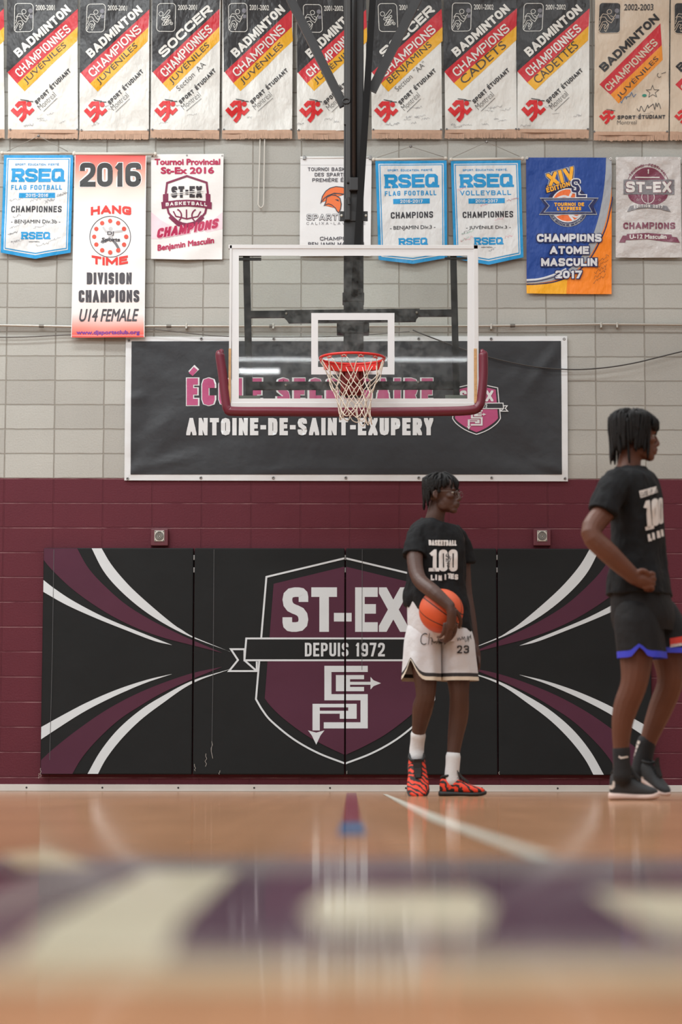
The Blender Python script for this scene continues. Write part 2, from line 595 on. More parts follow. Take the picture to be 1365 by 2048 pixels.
# ================================================================== SETTING
RX0, RX1, RY1, RZ = -9.0, 9.0, -30.0, 8.0
def wall_material():
    M = bpy.data.materials.new('painted_block_wall')
    M.use_nodes = True
    nt = M.node_tree; L = nt.links.new
    b = nt.nodes['Principled BSDF']
    b.inputs['Roughness'].default_value = 0.7
    b.inputs['Specular IOR Level'].default_value = 0.3
    pL, pR = at(8.9, 1000, 0), at(1196, 1000, 0)
    bw = (pR.x - pL.x) / 12
    zt, zb = at(100, 614.4, 0).z, at(100, 1103.5, 0).z
    rh = (zt - zb) / 10
    zline = at(100, 956.2, 0).z
    tc = nd(nt, 'ShaderNodeTexCoord')
    sp = nd(nt, 'ShaderNodeSeparateXYZ')
    L(tc.outputs['Object'], sp.inputs[0])
    def math_(op, a, bb=None, clamp=False):
        n = nd(nt, 'ShaderNodeMath', operation=op); n.use_clamp = clamp
        for i, q in enumerate((a, bb)):
            if q is None: continue
            if isinstance(q, (int, float)): n.inputs[i].default_value = q
            else: L(q, n.inputs[i])
        return n.outputs[0]
    ux = math_('ADD', sp.outputs['X'], -pL.x + 100 * bw)
    uz = math_('ADD', sp.outputs['Z'], -zt + 100 * rh)
    cb = nd(nt, 'ShaderNodeCombineXYZ')
    L(ux, cb.inputs[0]); L(uz, cb.inputs[1])
    # slightly wobbly joints
    nz = nd(nt, 'ShaderNodeTexNoise'); nz.inputs['Scale'].default_value = 9; nz.inputs['Detail'].default_value = 3
    L(tc.outputs['Object'], nz.inputs['Vector'])
    vs = nd(nt, 'ShaderNodeVectorMath', operation='MULTIPLY_ADD')
    vs.inputs[1].default_value = (.008, .008, 0)
    L(nz.outputs['Color'], vs.inputs[0]); L(cb.outputs[0], vs.inputs[2])
    br = nd(nt, 'ShaderNodeTexBrick')
    br.offset = 0.0; br.squash = 1.0; br.offset_frequency = 1
    br.inputs['Scale'].default_value = 1.0
    br.inputs['Mortar Size'].default_value = 0.0055
    br.inputs['Mortar Smooth'].default_value = 0.35
    br.inputs['Bias'].default_value = 0.0
    br.inputs['Brick Width'].default_value = bw
    br.inputs['Row Height'].default_value = rh
    br.inputs['Color1'].default_value = lin((180, 180, 174))
    br.inputs['Color2'].default_value = lin((166, 165, 159))
    br.inputs['Mortar'].default_value = lin((150, 146, 137))
    L(vs.outputs[0], br.inputs['Vector'])
    # porous speckle
    ns = nd(nt, 'ShaderNodeTexNoise'); ns.inputs['Scale'].default_value = 70; ns.inputs['Detail'].default_value = 5
    L(tc.outputs['Object'], ns.inputs['Vector'])
    nl = nd(nt, 'ShaderNodeTexNoise'); nl.inputs['Scale'].default_value = 2.2; nl.inputs['Detail'].default_value = 4
    L(tc.outputs['Object'], nl.inputs['Vector'])
    sc = math_('ADD', math_('MULTIPLY', ns.outputs['Fac'], .16), math_('ADD', math_('MULTIPLY', nl.outputs['Fac'], .20), .80))
    grey = nd(nt, 'ShaderNodeVectorMath', operation='SCALE')
    L(br.outputs['Color'], grey.inputs[0]); L(sc, grey.inputs['Scale'])
    mar = nd(nt, 'ShaderNodeVectorMath', operation='SCALE')
    mar.inputs[0].default_value = lin((91, 35, 47))[:3]
    L(sc, mar.inputs['Scale'])
    # paler broken line along the upper edges of the maroon blocks
    zf = math_('FRACT', math_('DIVIDE', uz, rh))
    edge = math_('MULTIPLY', math_('GREATER_THAN', zf, .945), math_('LESS_THAN', zf, .972))
    n3 = nd(nt, 'ShaderNodeTexNoise'); n3.inputs['Scale'].default_value = 5; n3.inputs['Detail'].default_value = 4
    L(tc.outputs['Object'], n3.inputs['Vector'])
    edge = math_('MULTIPLY', edge, math_('MULTIPLY', math_('SUBTRACT', n3.outputs['Fac'], .36), 2.2, True))
    paler = nd(nt, 'ShaderNodeMix', data_type='RGBA'); paler.inputs[7].default_value = lin((176, 140, 140))
    L(edge, paler.inputs['Factor']); L(mar.outputs[0], paler.inputs[6])
    low = math_('LESS_THAN', math_('ADD', sp.outputs['Z'], math_('MULTIPLY', nz.outputs['Fac'], .006)), zline + .003)
    # chips in the paint showing pale block
    nc = nd(nt, 'ShaderNodeTexVoronoi'); nc.inputs['Scale'].default_value = 3.0
    L(tc.outputs['Object'], nc.inputs['Vector'])
    chip = math_('LESS_THAN', nc.outputs['Distance'], .018)
    lowc = math_('MULTIPLY', low, math_('SUBTRACT', 1.0, math_('MULTIPLY', chip, .75)))
    mx = nd(nt, 'ShaderNodeMix', data_type='RGBA')
    L(lowc, mx.inputs['Factor']); L(grey.outputs[0], mx.inputs[6]); L(paler.outputs[2], mx.inputs[7])
    L(mx.outputs[2], b.inputs['Base Color'])
    h = math_('ADD', math_('MULTIPLY', br.outputs['Fac'], -1.0), math_('MULTIPLY', ns.outputs['Fac'], .28))
    bp = nd(nt, 'ShaderNodeBump'); bp.inputs['Strength'].default_value = 1.0; bp.inputs['Distance'].default_value = .010
    L(h, bp.inputs['Height']); L(bp.outputs[0], b.inputs['Normal'])
    return M
def slab(name, lo, hi, m):
    bm = bmesh.new(); add_box(bm, lo, hi)
    return tag(obj(name, bm, m), kind='structure')
slab('wall_back', (RX0 - .2, 0, -.2), (RX1 + .2, .2, RZ + .2), wall_material())
plain = mat('painted_plaster', (186, 186, 184), .8)
slab('wall_left', (RX0 - .2, RY1, -.2), (RX0, 0, RZ + .2), plain)
slab('wall_right', (RX1, RY1, -.2), (RX1 + .2, 0, RZ + .2), plain)
slab('wall_front', (RX0 - .2, RY1 - .2, -.2), (RX1 + .2, RY1, RZ + .2), plain)
slab('ceiling', (RX0 - .2, RY1 - .2, RZ), (RX1 + .2, .2, RZ + .2), mat('ceiling_paint', (200, 201, 202), .85))

def floor_material(name, rgb, planks=0.0):
    M = bpy.data.materials.new(name)
    M.use_nodes = True
    nt = M.node_tree; L = nt.links.new
    nt.nodes.remove(nt.nodes['Principled BSDF'])
    out = nt.nodes['Material Output']
    df = nd(nt, 'ShaderNodeBsdfDiffuse'); df.inputs['Color'].default_value = lin(rgb)
    gl = nd(nt, 'ShaderNodeBsdfGlossy'); gl.inputs['Roughness'].default_value = 0.065
    gl.inputs['Color'].default_value = (.95, .95, .95, 1)
    lw = nd(nt, 'ShaderNodeLayerWeight'); lw.inputs['Blend'].default_value = .5
    mr = nd(nt, 'ShaderNodeMapRange')
    mr.inputs['From Min'].default_value = .90; mr.inputs['From Max'].default_value = 1.0
    mr.inputs['To Min'].default_value = .08; mr.inputs['To Max'].default_value = .62
    L(lw.outputs['Facing'], mr.inputs['Value'])
    mx = nd(nt, 'ShaderNodeMixShader')
    L(mr.outputs[0], mx.inputs[0]); L(df.outputs[0], mx.inputs[1]); L(gl.outputs[0], mx.inputs[2])
    L(mx.outputs[0], out.inputs[0])
    tc = nd(nt, 'ShaderNodeTexCoord')
    wv = nd(nt, 'ShaderNodeTexNoise'); wv.inputs['Scale'].default_value = 1.1; wv.inputs['Detail'].default_value = 1
    bp = nd(nt, 'ShaderNodeBump'); bp.inputs['Strength'].default_value = 1; bp.inputs['Distance'].default_value = .0012
    L(tc.outputs['Object'], wv.inputs['Vector']); L(wv.outputs['Fac'], bp.inputs['Height'])
    L(bp.outputs[0], gl.inputs['Normal'])
    if planks:
        mp = nd(nt, 'ShaderNodeMapping'); mp.inputs['Scale'].default_value = (1, 1, 1); mp.inputs['Rotation'].default_value = (0, 0, PI / 2)
        L(tc.outputs['Object'], mp.inputs['Vector'])
        br = nd(nt, 'ShaderNodeTexBrick'); br.inputs['Scale'].default_value = 1
        br.inputs['Brick Width'].default_value = 1.1; br.inputs['Row Height'].default_value = .057
        br.inputs['Mortar Size'].default_value = .0008
        c = Vector(lin(rgb)[:3])
        br.inputs['Color1'].default_value = (*(c * (1 + planks)), 1)
        br.inputs['Color2'].default_value = (*(c * (1 - planks)), 1)
        br.inputs['Mortar'].default_value = (*(c * .5), 1)
        L(mp.outputs[0], br.inputs['Vector'])
        n = nd(nt, 'ShaderNodeTexNoise'); n.inputs['Scale'].default_value = 1.3; n.inputs['Detail'].default_value = 4
        m2 = nd(nt, 'ShaderNodeMapping'); m2.inputs['Scale'].default_value = (.5, 2.2, 1)
        L(tc.outputs['Object'], m2.inputs['Vector']); L(m2.outputs[0], n.inputs['Vector'])
        mr2 = nd(nt, 'ShaderNodeMapRange'); mr2.inputs['From Min'].default_value = .3; mr2.inputs['From Max'].default_value = .7
        mr2.inputs['To Min'].default_value = .82; mr2.inputs['To Max'].default_value = 1.15
        sc = nd(nt, 'ShaderNodeVectorMath', operation='SCALE')
        L(n.outputs['Fac'], mr2.inputs['Value']); L(br.outputs['Color'], sc.inputs[0]); L(mr2.outputs[0], sc.inputs['Scale'])
        L(sc.outputs[0], df.inputs['Color'])
    return M
WOOD = floor_material('varnished_maple', (176, 131, 99), .07)
FL_PURPLE = floor_material('purple_floor_paint', (94, 72, 84))
FL_GREY = floor_material('grey_floor_paint', (128, 116, 116))
FL_MAROON = floor_material('maroon_floor_paint', (92, 44, 66))
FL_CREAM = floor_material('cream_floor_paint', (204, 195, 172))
FL_BEIGE = floor_material('beige_floor_paint', (196, 178, 148))
FL_WHITE = floor_material('white_floor_line', (222, 218, 204))
FL_RED = floor_material('red_floor_line', (132, 58, 72))
FL_BLUE = floor_material('blue_floor_line', (84, 108, 142))
def build_floor():
    bm = bmesh.new()
    mats = [WOOD]
    add_box(bm, (RX0 - .2, RY1 - .2, -.2), (RX1 + .2, 0, 0))
    def P(pts, m, L=1):
        if m not in mats: mats.append(m)
        vs = []
        for x, y in pts:
            q = floor_at(x, y); vs.append(bm.verts.new((q.x, q.y, .0004 * L)))
        f = bm.faces.new(vs); f.normal_update()
        if f.normal.z < 0: f.normal_flip()
        f.material_index = mats.index(m)
    B = (-900, 2300)
    P([(B[0], 1738), (B[1], 1738), (B[1], 1906), (B[0], 1906)], FL_PURPLE, 1)
    P([(B[0], 1716), (B[1], 1716), (B[1], 1752), (B[0], 1752)], FL_GREY, 2)
    P([(B[0], 1888), (B[1], 1888), (B[1], 1925), (B[0], 1925)], FL_GREY, 2)
    P([(B[0], 1925), (B[1], 1925), (B[1], 1968), (B[0], 1968)], FL_BEIGE, 2)
    P([(95, 1735), (290, 1735), (170, 1800), (60, 1835), (-60, 1860), (-60, 1800)], FL_GREY, 3)
    P([(-700, 1740), (70, 1740), (70, 1800), (-700, 1800)], FL_MAROON, 2)
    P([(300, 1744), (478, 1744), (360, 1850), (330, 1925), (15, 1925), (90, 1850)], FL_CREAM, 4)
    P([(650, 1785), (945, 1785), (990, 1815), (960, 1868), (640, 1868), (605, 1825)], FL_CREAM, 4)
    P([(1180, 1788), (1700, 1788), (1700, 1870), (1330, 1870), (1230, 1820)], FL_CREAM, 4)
    P([(0, 1712), (95, 1700), (190, 1735), (40, 1735)], FL_BEIGE, 3)
    P([(766, 1588.5), (774, 1588.5), (898, 1640), (1116, 1716), (1068, 1716), (860, 1640)], FL_WHITE, 3)
    P([(694, 1586), (713, 1586), (722, 1645), (685, 1645)], FL_RED, 3)
    P([(682, 1645), (726, 1645), (733, 1672), (675, 1672)], FL_BLUE, 3)
    return tag(obj('floor', bm, mats, recalc=False), kind='structure')
build_floor()

def build_baseboard():
    bm = bmesh.new()
    zt = at(680, 1569.5, -.02).z
    add_box(bm, (RX0, -.02, 0), (RX1, 0, zt), bevel=.003)
    zs = at(680, 1576, -.02).z
    x0, dx = at(53, 1576, -.02).x, (at(1268, 1576, -.02).x - at(53, 1576, -.02).x) / 8
    for k in range(-8, 20):
        add_ellipsoid(bm, (x0 + k * dx, -.021, zs), (.008, .003, .008), seg=10, mi=1)
    return tag(obj('baseboard_back', bm, [mat('white_baseboard', (205, 203, 198), .5, var=.06, vscale=3), mat('screw_head', (40, 38, 38), .5)]), kind='structure')
build_baseboard()

# ================================================================== WALL PADS
BLACK = mat('black_vinyl_pad', (28, 30, 31), .55, bump=.004, bscale=5, spec=.18, var=.08, vscale=2.5)
PADW = mat('white_pad_print', (206, 213, 217), .5, bump=.004, bscale=5)
PADM = mat('maroon_pad_print', (79, 41, 59), .55, bump=.004, bscale=5, var=.06, vscale=2, spec=.2)
CX = 690.8
PADY = -.062
def resample(P, n):
    P = [Vector(p) for p in P]
    d = [0]
    for i in range(1, len(P)): d.append(d[-1] + (P[i] - P[i - 1]).length)
    out = []
    j = 0
    for k in range(n):
        s = d[-1] * k / (n - 1)
        while j < len(P) - 2 and d[j + 1] < s: j += 1
        t = (s - d[j]) / max(d[j + 1] - d[j], 1e-9)
        out.append(P[j].lerp(P[j + 1], min(max(t, 0), 1)))
    return out
def pad_art():
    A = Art()
    q = lambda P: [Vector((60 + x / 3.4125, 1040 + y / 3.4125)) for x, y in P]
    up = [ # (edge one, edge two, colour)
      ([(418,186),(500,345),(610,475),(760,605),(930,715),(1110,803),(1368,899)], [(485,186),(560,310),(680,450),(830,588),(980,712),(1050,757),(1110,794),(1368,900)], PADW),
      ([(318,186),(400,330),(520,460),(660,580),(830,685),(1000,770),(1110,820),(1310,905)], [(93,186),(93,275),(160,350),(300,480),(500,620),(700,725),(900,800),(1110,855),(1310,906)], PADM),
      ([(90,408),(170,470),(300,555),(500,660),(700,745),(850,805),(968,852)], [(90,490),(250,580),(450,670),(650,750),(850,826),(968,853)], PADW),
      ([(68,1418),(230,1328),(400,1240),(600,1155),(800,1090),(968,1051)], [(68,1502),(200,1415),(350,1320),(500,1240),(650,1170),(800,1108),(968,1052)], PADW),
      ([(75,1640),(150,1570),(300,1450),(500,1310),(700,1200),(900,1115),(1110,1045),(1310,1003)], [(75,1742),(285,1742),(350,1630),(450,1510),(600,1370),(750,1270),(900,1182),(1110,1085),(1310,1004)], PADM),
      ([(388,1742),(480,1580),(600,1430),(750,1300),(900,1205),(1110,1096),(1368,1017)], [(460,1742),(520,1630),(620,1500),(750,1370),(900,1255),(1110,1114),(1368,1018)], PADW),
    ]
    for e1, e2, m in up:
        a = [p.xy for p in catmull([p.to_3d() for p in q(e1)], 5)]
        if m is PADM and len(e2) > len(e1):
            k = 2
            b = [p for p in q(e2[:k])] + [p.xy for p in catmull([p.to_3d() for p in q(e2[k - 1:])], 5)][1:]
        else:
            b = [p.xy for p in catmull([p.to_3d() for p in q(e2)], 5)]
        a, b = resample(a, 36), resample(b, 36)
        for mir in (0, 1):
            f = (lambda p: (2 * CX - p.x + 2, p.y + 1.5)) if mir else (lambda p: (p.x, p.y))
            for i in range(35):
                A.poly([f(p) for p in (a[i], a[i + 1], b[i + 1], b[i])], m, 2)
    seam = mat('pad_stitch', (84, 86, 88), .7)
    for x0, y0, x1, y1 in ((108, 1099, 105, 1300), (105, 1300, 99.5, 1520), (428.5, 1099, 427, 1300), (427, 1300, 424, 1500), (725, 1099, 724.5, 1340)):
        A.line([(x0, y0), (x1, y1)], .9, seam, 8)
    z = lambda P: [(440 + x / 3.25, 1080 + y / 3.25) for x, y in P]
    def sym(L):
        pts = z(L)
        return pts + [(2 * CX - x, y) for x, y in pts[::-1] if abs(x - CX) > .6]
    def smooth(L):
        return [tuple(p.xy) for p in catmull([Vector((x, y, 0)) for x, y in L], 5)]
    shield_matrix(A, sym, smooth, z, PADW, PADM, BLACK, 3.7)
    return A
def shield_matrix(A, sym, smooth, z, white, fill, dark, lw, letters=True):
    curve = smooth([(235,1035),(280,1110),(340,1182),(480,1295),(640,1385),(815,1453)])
    A.line(sym([(815,118),(303,240)] + [(235,1035)] + curve[1:]), lw, white, 3, closed=True)
    cur2 = smooth([(292,1030),(335,1085),(420,1165),(560,1268),(700,1345),(815,1398)])
    A.poly(sym([(815,172),(350,285),(292,1030)] + cur2[1:]), fill, 3)
    # ribbon
    pts = z([(172,640),(1458,640),(1470,782),(160,782)])
    A.poly(pts, dark, 4)
    A.line(pts, lw, white, 5, closed=True)
    for mir in (0, 1):
        f = (lambda P: [(2 * CX - x, y) for x, y in z(P)]) if mir else z
        tail = f([(160,710),(72,710),(118,780),(60,852),(240,852),(160,782)])
        A.poly(tail, dark, 4); A.line(tail, lw, white, 5, closed=True)
        A.line(f([(240,852),(240,790)]), lw, white, 5)
    ST = [('S',408,575),('T',595,762),('E',880,1027),('X',1035,1222)]
    for ch, x0, x1 in ST:
        (a, b), (c, d) = z([(x0,308),(x1,597)])
        A.blockbox(ch, a, b, c, d, white, 5, t=.215, r=.22, seg=3)
    (a, b), (c, d) = z([(742,474),(857,530)]); A.rect(a, b, c, d, white, 5)
    (a, b), (c, d) = z([(553,668),(1073,757)])
    A.blockbox('DEPUIS 1972', a, b, c, d, white, 6, t=.17, r=.2, gap=.12)
    R = [(680,818,962,858),(680,818,726,1042),(680,1002,962,1042),(755,878,938,905),(755,878,847,983),(755,955,938,983),(847,922,982,941),
         (915,1002,962,1225),(676,1185,962,1225),(603,1065,890,1088),(603,1065,650,1238),(650,1110,782,1129),(780,1110,890,1162),(835,1065,890,1162)]
    for x0, y0, x1, y1 in R:
        (a, b), (c, d) = z([(x0,y0),(x1,y1)]); A.rect(a, b, c, d, white, 5)
    A.poly(z([(980,890),(1000,912),(1048,931),(1000,950),(980,972)]), white, 5)
    A.poly(z([(573,1237),(600,1245),(627,1252),(654,1245),(681,1237),(655,1270),(627,1330),(598,1270)]), white, 5)
def wall_pads():
    A = pad_art()
    seams = [(87.3, 387.4), (389.4, 690.0), (692.2, 993.6), (995.8, 1300.5)]
    LB = ['leftmost black wall pad, maroon and white swooshes fanning to its left edge',
          'black wall pad with the left half of the maroon shield and letters ST',
          'black wall pad with the right half of the maroon shield, behind the ball holder',
          'black wall pad at the right end behind the taller-looking player, with mirrored white and maroon swooshes']
    LB[3] = 'rightmost black wall pad, white and maroon swooshes fanning to its right edge'
    for k, (x0, x1) in enumerate(seams):
        xa, xb = at(x0, 1097, PADY).x, at(x1, 1097, PADY).x
        zt, zb = at(690, 1096.5, PADY).z, at(690, 1549.5, PADY).z
        bm = bmesh.new()
        add_box(bm, (xa, PADY + .002, zb), (xb, -.004, zt), bevel=.008)
        o = obj('wall_pad', bm, [BLACK], smooth=False)
        tag(o, LB[k], 'wall pad', 'black vinyl wall pads')
        cl = (x0 if k else 60, x1 if k < 3 else 1330)
        # print is part of the cover: joined into the pad mesh
        p = None
        B = Art(); B.f = list(A.f); B.mats = A.mats
        xl, xr = x0 + (.3 if k else -20), x1 - (.3 if k < 3 else -20)
        p = B.build('pad_print', PADY, clip=(x0 - (6 if k == 0 else 0), x1 + (6 if k == 3 else 0)), lift=.0006)
        me = p.data
        zmin, zmax = zb + .004, zt - .004
        bmx = bmesh.new(); bmx.from_mesh(me)
        for co, no in (((0, 0, zmin), (0, 0, -1)), ((0, 0, zmax), (0, 0, 1)), ((xa + .003, 0, 0), (-1, 0, 0)), ((xb - .003, 0, 0), (1, 0, 0))):
            bmesh.ops.bisect_plane(bmx, geom=bmx.verts[:] + bmx.edges[:] + bmx.faces[:], plane_co=co, plane_no=no, clear_outer=True)
        mats = [BLACK] + [m for m in me.materials]
        for f in bmx.faces: f.material_index += 1
        base = bmesh.new(); base.from_mesh(o.data)
        merge(base, bmx)
        # worn threads at the bottom corner
        base.to_mesh(o.data); base.free(); bmx.free()
        for m in mats[1:]: o.data.materials.append(m)
        bpy.data.objects.remove(p)
        # metal zip tab / torn threads
        for (tx, ty, h) in {0: [(82, 1545, 18), (79, 1552, 10)], 1: [(424, 1500, 34), (412, 1520, 26), (385.5 + 5, 1535, 14), (440, 1545, 8)], 2: [(694.5, 1545, 6)], 3: [(998.5, 1546, 6)]}[k]:
            bm = bmesh.new(); pts = []
            for i in range(6):
                q = at(tx + random.uniform(-2, 2), ty - h / 2 + h * i / 5, PADY - .004); pts.append(q)
            add_tube(bm, pts, .0016, 5)
            obj('loose_thread', bm, mat('pale_thread', (190, 185, 178), .9), o)
        if k < 3:
            for yy in (1115, 1140):
                bm = bmesh.new(); P = at(x1 + 1.0, yy, PADY + .012)
                add_box(bm, (P.x - .006, P.y - .004, P.z - .02), (P.x + .006, P.y + .004, P.z + .02), bevel=.002)
                obj('fastener', bm, mat('dull_metal', (150, 150, 150), .4, .6), o)
def merge(dst, src):
    mp = {}
    for v in src.verts: mp[v] = dst.verts.new(v.co)
    for f in src.faces:
        try:
            g = dst.faces.new([mp[v] for v in f.verts])
            g.material_index = f.material_index; g.smooth = f.smooth
        except ValueError:
            pass
wall_pads()

# ================================================================== BIG VINYL BANNER
VBLK = vinyl((47, 49, 53)); VWHT = vinyl((216, 219, 221)); VPNK = vinyl((178, 78, 122))
STEEL = mat('grommet_metal', (150, 150, 150), .35, .8)
def grommets(parent, pts, Y, r=.011, m=None, name='grommet'):
    for px, py in pts:
        P = at(px, py, Y)
        bm = bmesh.new()
        n = 14
        add_tube(bm, [P + Vector((r * .75 * math.cos(2 * PI * k / n), 0, r * .75 * math.sin(2 * PI * k / n))) for k in range(n)], r * .38, 6, closed=True)
        add_ellipsoid(bm, P + Vector((0, .002, 0)), (r * .55, .002, r * .55), seg=10, mi=1)
        obj(name, bm, [m or STEEL, mat('grommet_hole', (60, 58, 55), .7)], parent, smooth=True)
def school_banner():
    A = Art()
    A.poly([(252, 674), (1135, 672.5), (1136.5, 963), (249, 961)], VWHT, 0)
    A.poly([(263.5, 683), (1122.5, 682.5), (1124.5, 949.5), (261.5, 949.5)], VBLK, 1)
    for dx, m, L in ((1.6, VWHT, 2), (0, VPNK, 3)):
        A.block('ÉCOLE SECONDAIRE', (374 - dx, 811 + dx), (492 + 2 * dx, 0), (0, -54 - 2 * dx), m, L, t=.235 + dx * .032, r=.2, gap=.16 - dx * .06, seg=2)
    A.blockbox('ANTOINE-DE-SAINT-EXUPERY', 373, 836.5, 867, 871, VWHT, 3, t=.25, r=.22, gap=.12, seg=2)
    # crest: the pad shield again, small
    k = 96.0 / (2 * (CX - 511.5)); cx, cy = 953.5, 767.0
    cv = lambda p: (cx + (p[0] - CX) * k, cy + (p[1] - 1116) * k * .93)
    B = Art(warp=cv)
    z = lambda P: [(440 + x / 3.25, 1080 + y / 3.25) for x, y in P]
    def sym(L):
        pts = z(L); return pts + [(2 * CX - x, y) for x, y in pts[::-1] if abs(x - CX) > .6]
    def smooth(L): return [tuple(p.xy) for p in catmull([Vector((x, y, 0)) for x, y in L], 5)]
    shield_matrix(B, sym, smooth, z, VWHT, VPNK, VBLK, 7)
    for pts, mi, L in B.f: A.poly(pts, B.mats[mi], L)
    def wave(px, py):
        u, v = (px - 252) / 883, (py - 674) / 288
        d = .004
        for cx_, cy_, a in ((0, 1, 1), (1, 1, 1), (0, 0, .4), (1, 0, .5)):
            r = math.hypot((u - cx_) * 3, v - cy_)
            ang = math.atan2(abs(v - cy_), abs(u - cx_) * 3 + 1e-6)
            d += .010 * a * math.exp(-r * 1.6) * math.sin(ang * 9) * min(r * 3, 1)
        d += .006 * noise.noise(Vector((px * .006, py * .016, 2.2))) * min(v * 4, 1, (1 - v) * 4 + .2)
        for ax, ay, bx, by, w, am in ((1122, 688, 1030, 815, 9, .012), (1080, 690, 990, 800, 12, .007), (1122, 944, 1040, 915, 8, .014), (262, 944, 430, 898, 9, .016), (262, 900, 380, 800, 11, .008), (262, 800, 300, 786, 7, .012), (500, 948, 640, 935, 6, .006)):
            t = max(0.0, min(1.0, ((px - ax) * (bx - ax) + (py - ay) * (by - ay)) / ((bx - ax) ** 2 + (by - ay) ** 2)))
            dd = math.hypot(px - ax - t * (bx - ax), py - ay - t * (by - ay))
            d += am * math.sin(PI * min(t + .12, 1)) * math.exp(-(dd / w) ** 2)
        return max(d, 0) + .004
    o = A.build('wall_banner', -.008, wave=wave, grid=8, lift=.002)
    o.name = 'wall_banner'
    tag(o, 'wide charcoal vinyl wall banner with white border and pink school name, behind the hoop', 'banner')
    pts = [(258, 681), (255.5, 957), (1129, 678), (1131, 957), (254.5, 817), (1130, 818)]
    pts += [(x, 955.5) for x in (402, 547, 692, 838, 984)] + [(x, 677.5) for x in (403, 548, 838, 983)]
    grommets(o, pts, -.019)
school_banner()

# ================================================================== ELECTRIC BOXES, CONDUIT, CABLES
MAROON_BOX = mat('maroon_box_paint', (92, 34, 46), .45)
for (cx, cy), lab in (((319, 1074.5), 'maroon electrical box above the left wall pad'), ((1085, 1074.5), 'maroon electrical box above the right wall pad')):
    c = at(cx, cy, -.04)
    hw, hh = 17.5 / 248, 17 / 248
    t = thing('outlet_box', (c.x, -.001, c.z - hh), lab, 'outlet box', 'maroon outlet boxes')
    bm = bmesh.new(); add_box(bm, (c.x - hw, -.04, c.z - hh), (c.x + hw, -.001, c.z + hh), bevel=.006)
    obj('box', bm, MAROON_BOX, t)
    bm = bmesh.new(); add_box(bm, (c.x - .04, -.046, c.z - .034), (c.x + .04, -.0405, c.z + .054), bevel=.003)
    for sx in (-.033, .033):
        for sz in (-.027, .047): add_ellipsoid(bm, (c.x + sx, -.047, c.z + sz), (.004, .002, .004), seg=8, mi=1)
    pl = obj('cover_plate', bm, [mat('plate_steel', (190, 188, 180), .4, .3), mat('screw_head', (40, 38, 38), .5)], t)
    bm = bmesh.new()
    n = 24
    o0 = Vector((c.x, -.048, c.z + .009))
    for rr in (.031, .021, .010):
        add_tube(bm, [o0 + Vector((rr * math.cos(2 * PI * k / n), 0, rr * math.sin(2 * PI * k / n))) for k in range(n)], .0032, 6, closed=True)
    add_box(bm, (c.x - .012, -.05, c.z + .038), (c.x + .012, -.046, c.z + .046))
    obj('socket', bm, mat('socket_dark', (70, 70, 68), .5), t, smooth=False)

GALV = mat('galvanised_steel', (176, 172, 164), .35, .55)
def conduit():
    Yc = -.03
    pts = [at(-900, 641, Yc), at(0, 650.5, Yc), at(150, 653.5, Yc), at(290, 652.5, Yc), at(700, 652.5, Yc), at(960, 652, Yc), at(1200, 648.5, Yc), at(1365, 649.5, Yc), at(2200, 652, Yc)]
    bm = bmesh.new(); add_tube(bm, pts, .011, 10)
    o = obj('conduit_pipe', bm, GALV, smooth=True)
    tag(o, 'thin galvanised conduit pipe running along the whole block wall above the wide banner', 'pipe')
    for cx, cy in ((83, 652.3), (338, 652.4), (544, 652.4), (1026, 651.3)):
        P = at(cx, cy, Yc); bm = bmesh.new()
        add_tube(bm, [P - Vector((.02, 0, 0)), P + Vector((.02, 0, 0))], .0145, 10)
        obj('coupling', bm, mat('coupling_steel', (110, 106, 100), .4, .6), o, smooth=False)
    for cx, cy in ((373, 651), (547, 651), (1203, 649), (1235, 649), (983, 652)):
        P = at(cx, cy, Yc); bm = bmesh.new()
        add_box(bm, (P.x - .008, -.044, P.z - .03), (P.x + .008, -.002, P.z + .016), bevel=.003)
        add_ellipsoid(bm, (P.x, -.045, P.z - .024), (.006, .003, .006), seg=8)
        obj('strap', bm, GALV, o)
conduit()
def cable(name, px, r, m, lab, Y=-.045, n=5):
    bm = bmesh.new()
    add_tube(bm, catmull([at(x, y, Y) for x, y in px], n), r, 6)
    return tag(obj(name, bm, m, smooth=True), lab, 'cable')
CAB = mat('grey_cable', (92, 88, 84), .5)
cable('cable', [(826, 660), (850, 670), (910, 692), (960, 709), (1010, 722), (1060, 732), (1110, 737.5), (1160, 739), (1215, 735), (1270, 726), (1320, 714), (1365, 703), (1420, 690), (1520, 676), (1700, 670), (1950, 668)], .0055, mat('dark_cable', (58, 56, 55), .5),
      'dark cable sagging across the wide banner and up the block wall at right')
cable('cable', [(-60, 674), (0, 674.5), (40, 674.2), (85, 672.5), (130, 670), (200, 668)], .005, CAB, 'thin grey cable hanging along the blocks left of the 2016 banner', Y=-.03)
cable('cable', [(292, 658), (310, 659), (350, 663), (400, 669), (455, 673), (520, 674), (600, 674), (700, 672), (820, 663)], .004, CAB, 'thin grey cable drooping along the top edge of the wide banner', Y=-.055)
bm = bmesh.new()
lp = [(521, 262), (519.5, 330), (517, 402), (517.5, 410), (521, 415), (525, 414), (527.5, 408), (528, 395), (529, 330), (530, 262)]
add_tube(bm, catmull([at(x, y, -.03) for x, y in lp], 4), .0055, 6)
tag(obj('pull_cord', bm, mat('white_cord', (205, 202, 194), .7), smooth=True), 'white looped pull cord hanging down the block wall left of the hoop post', 'cord')

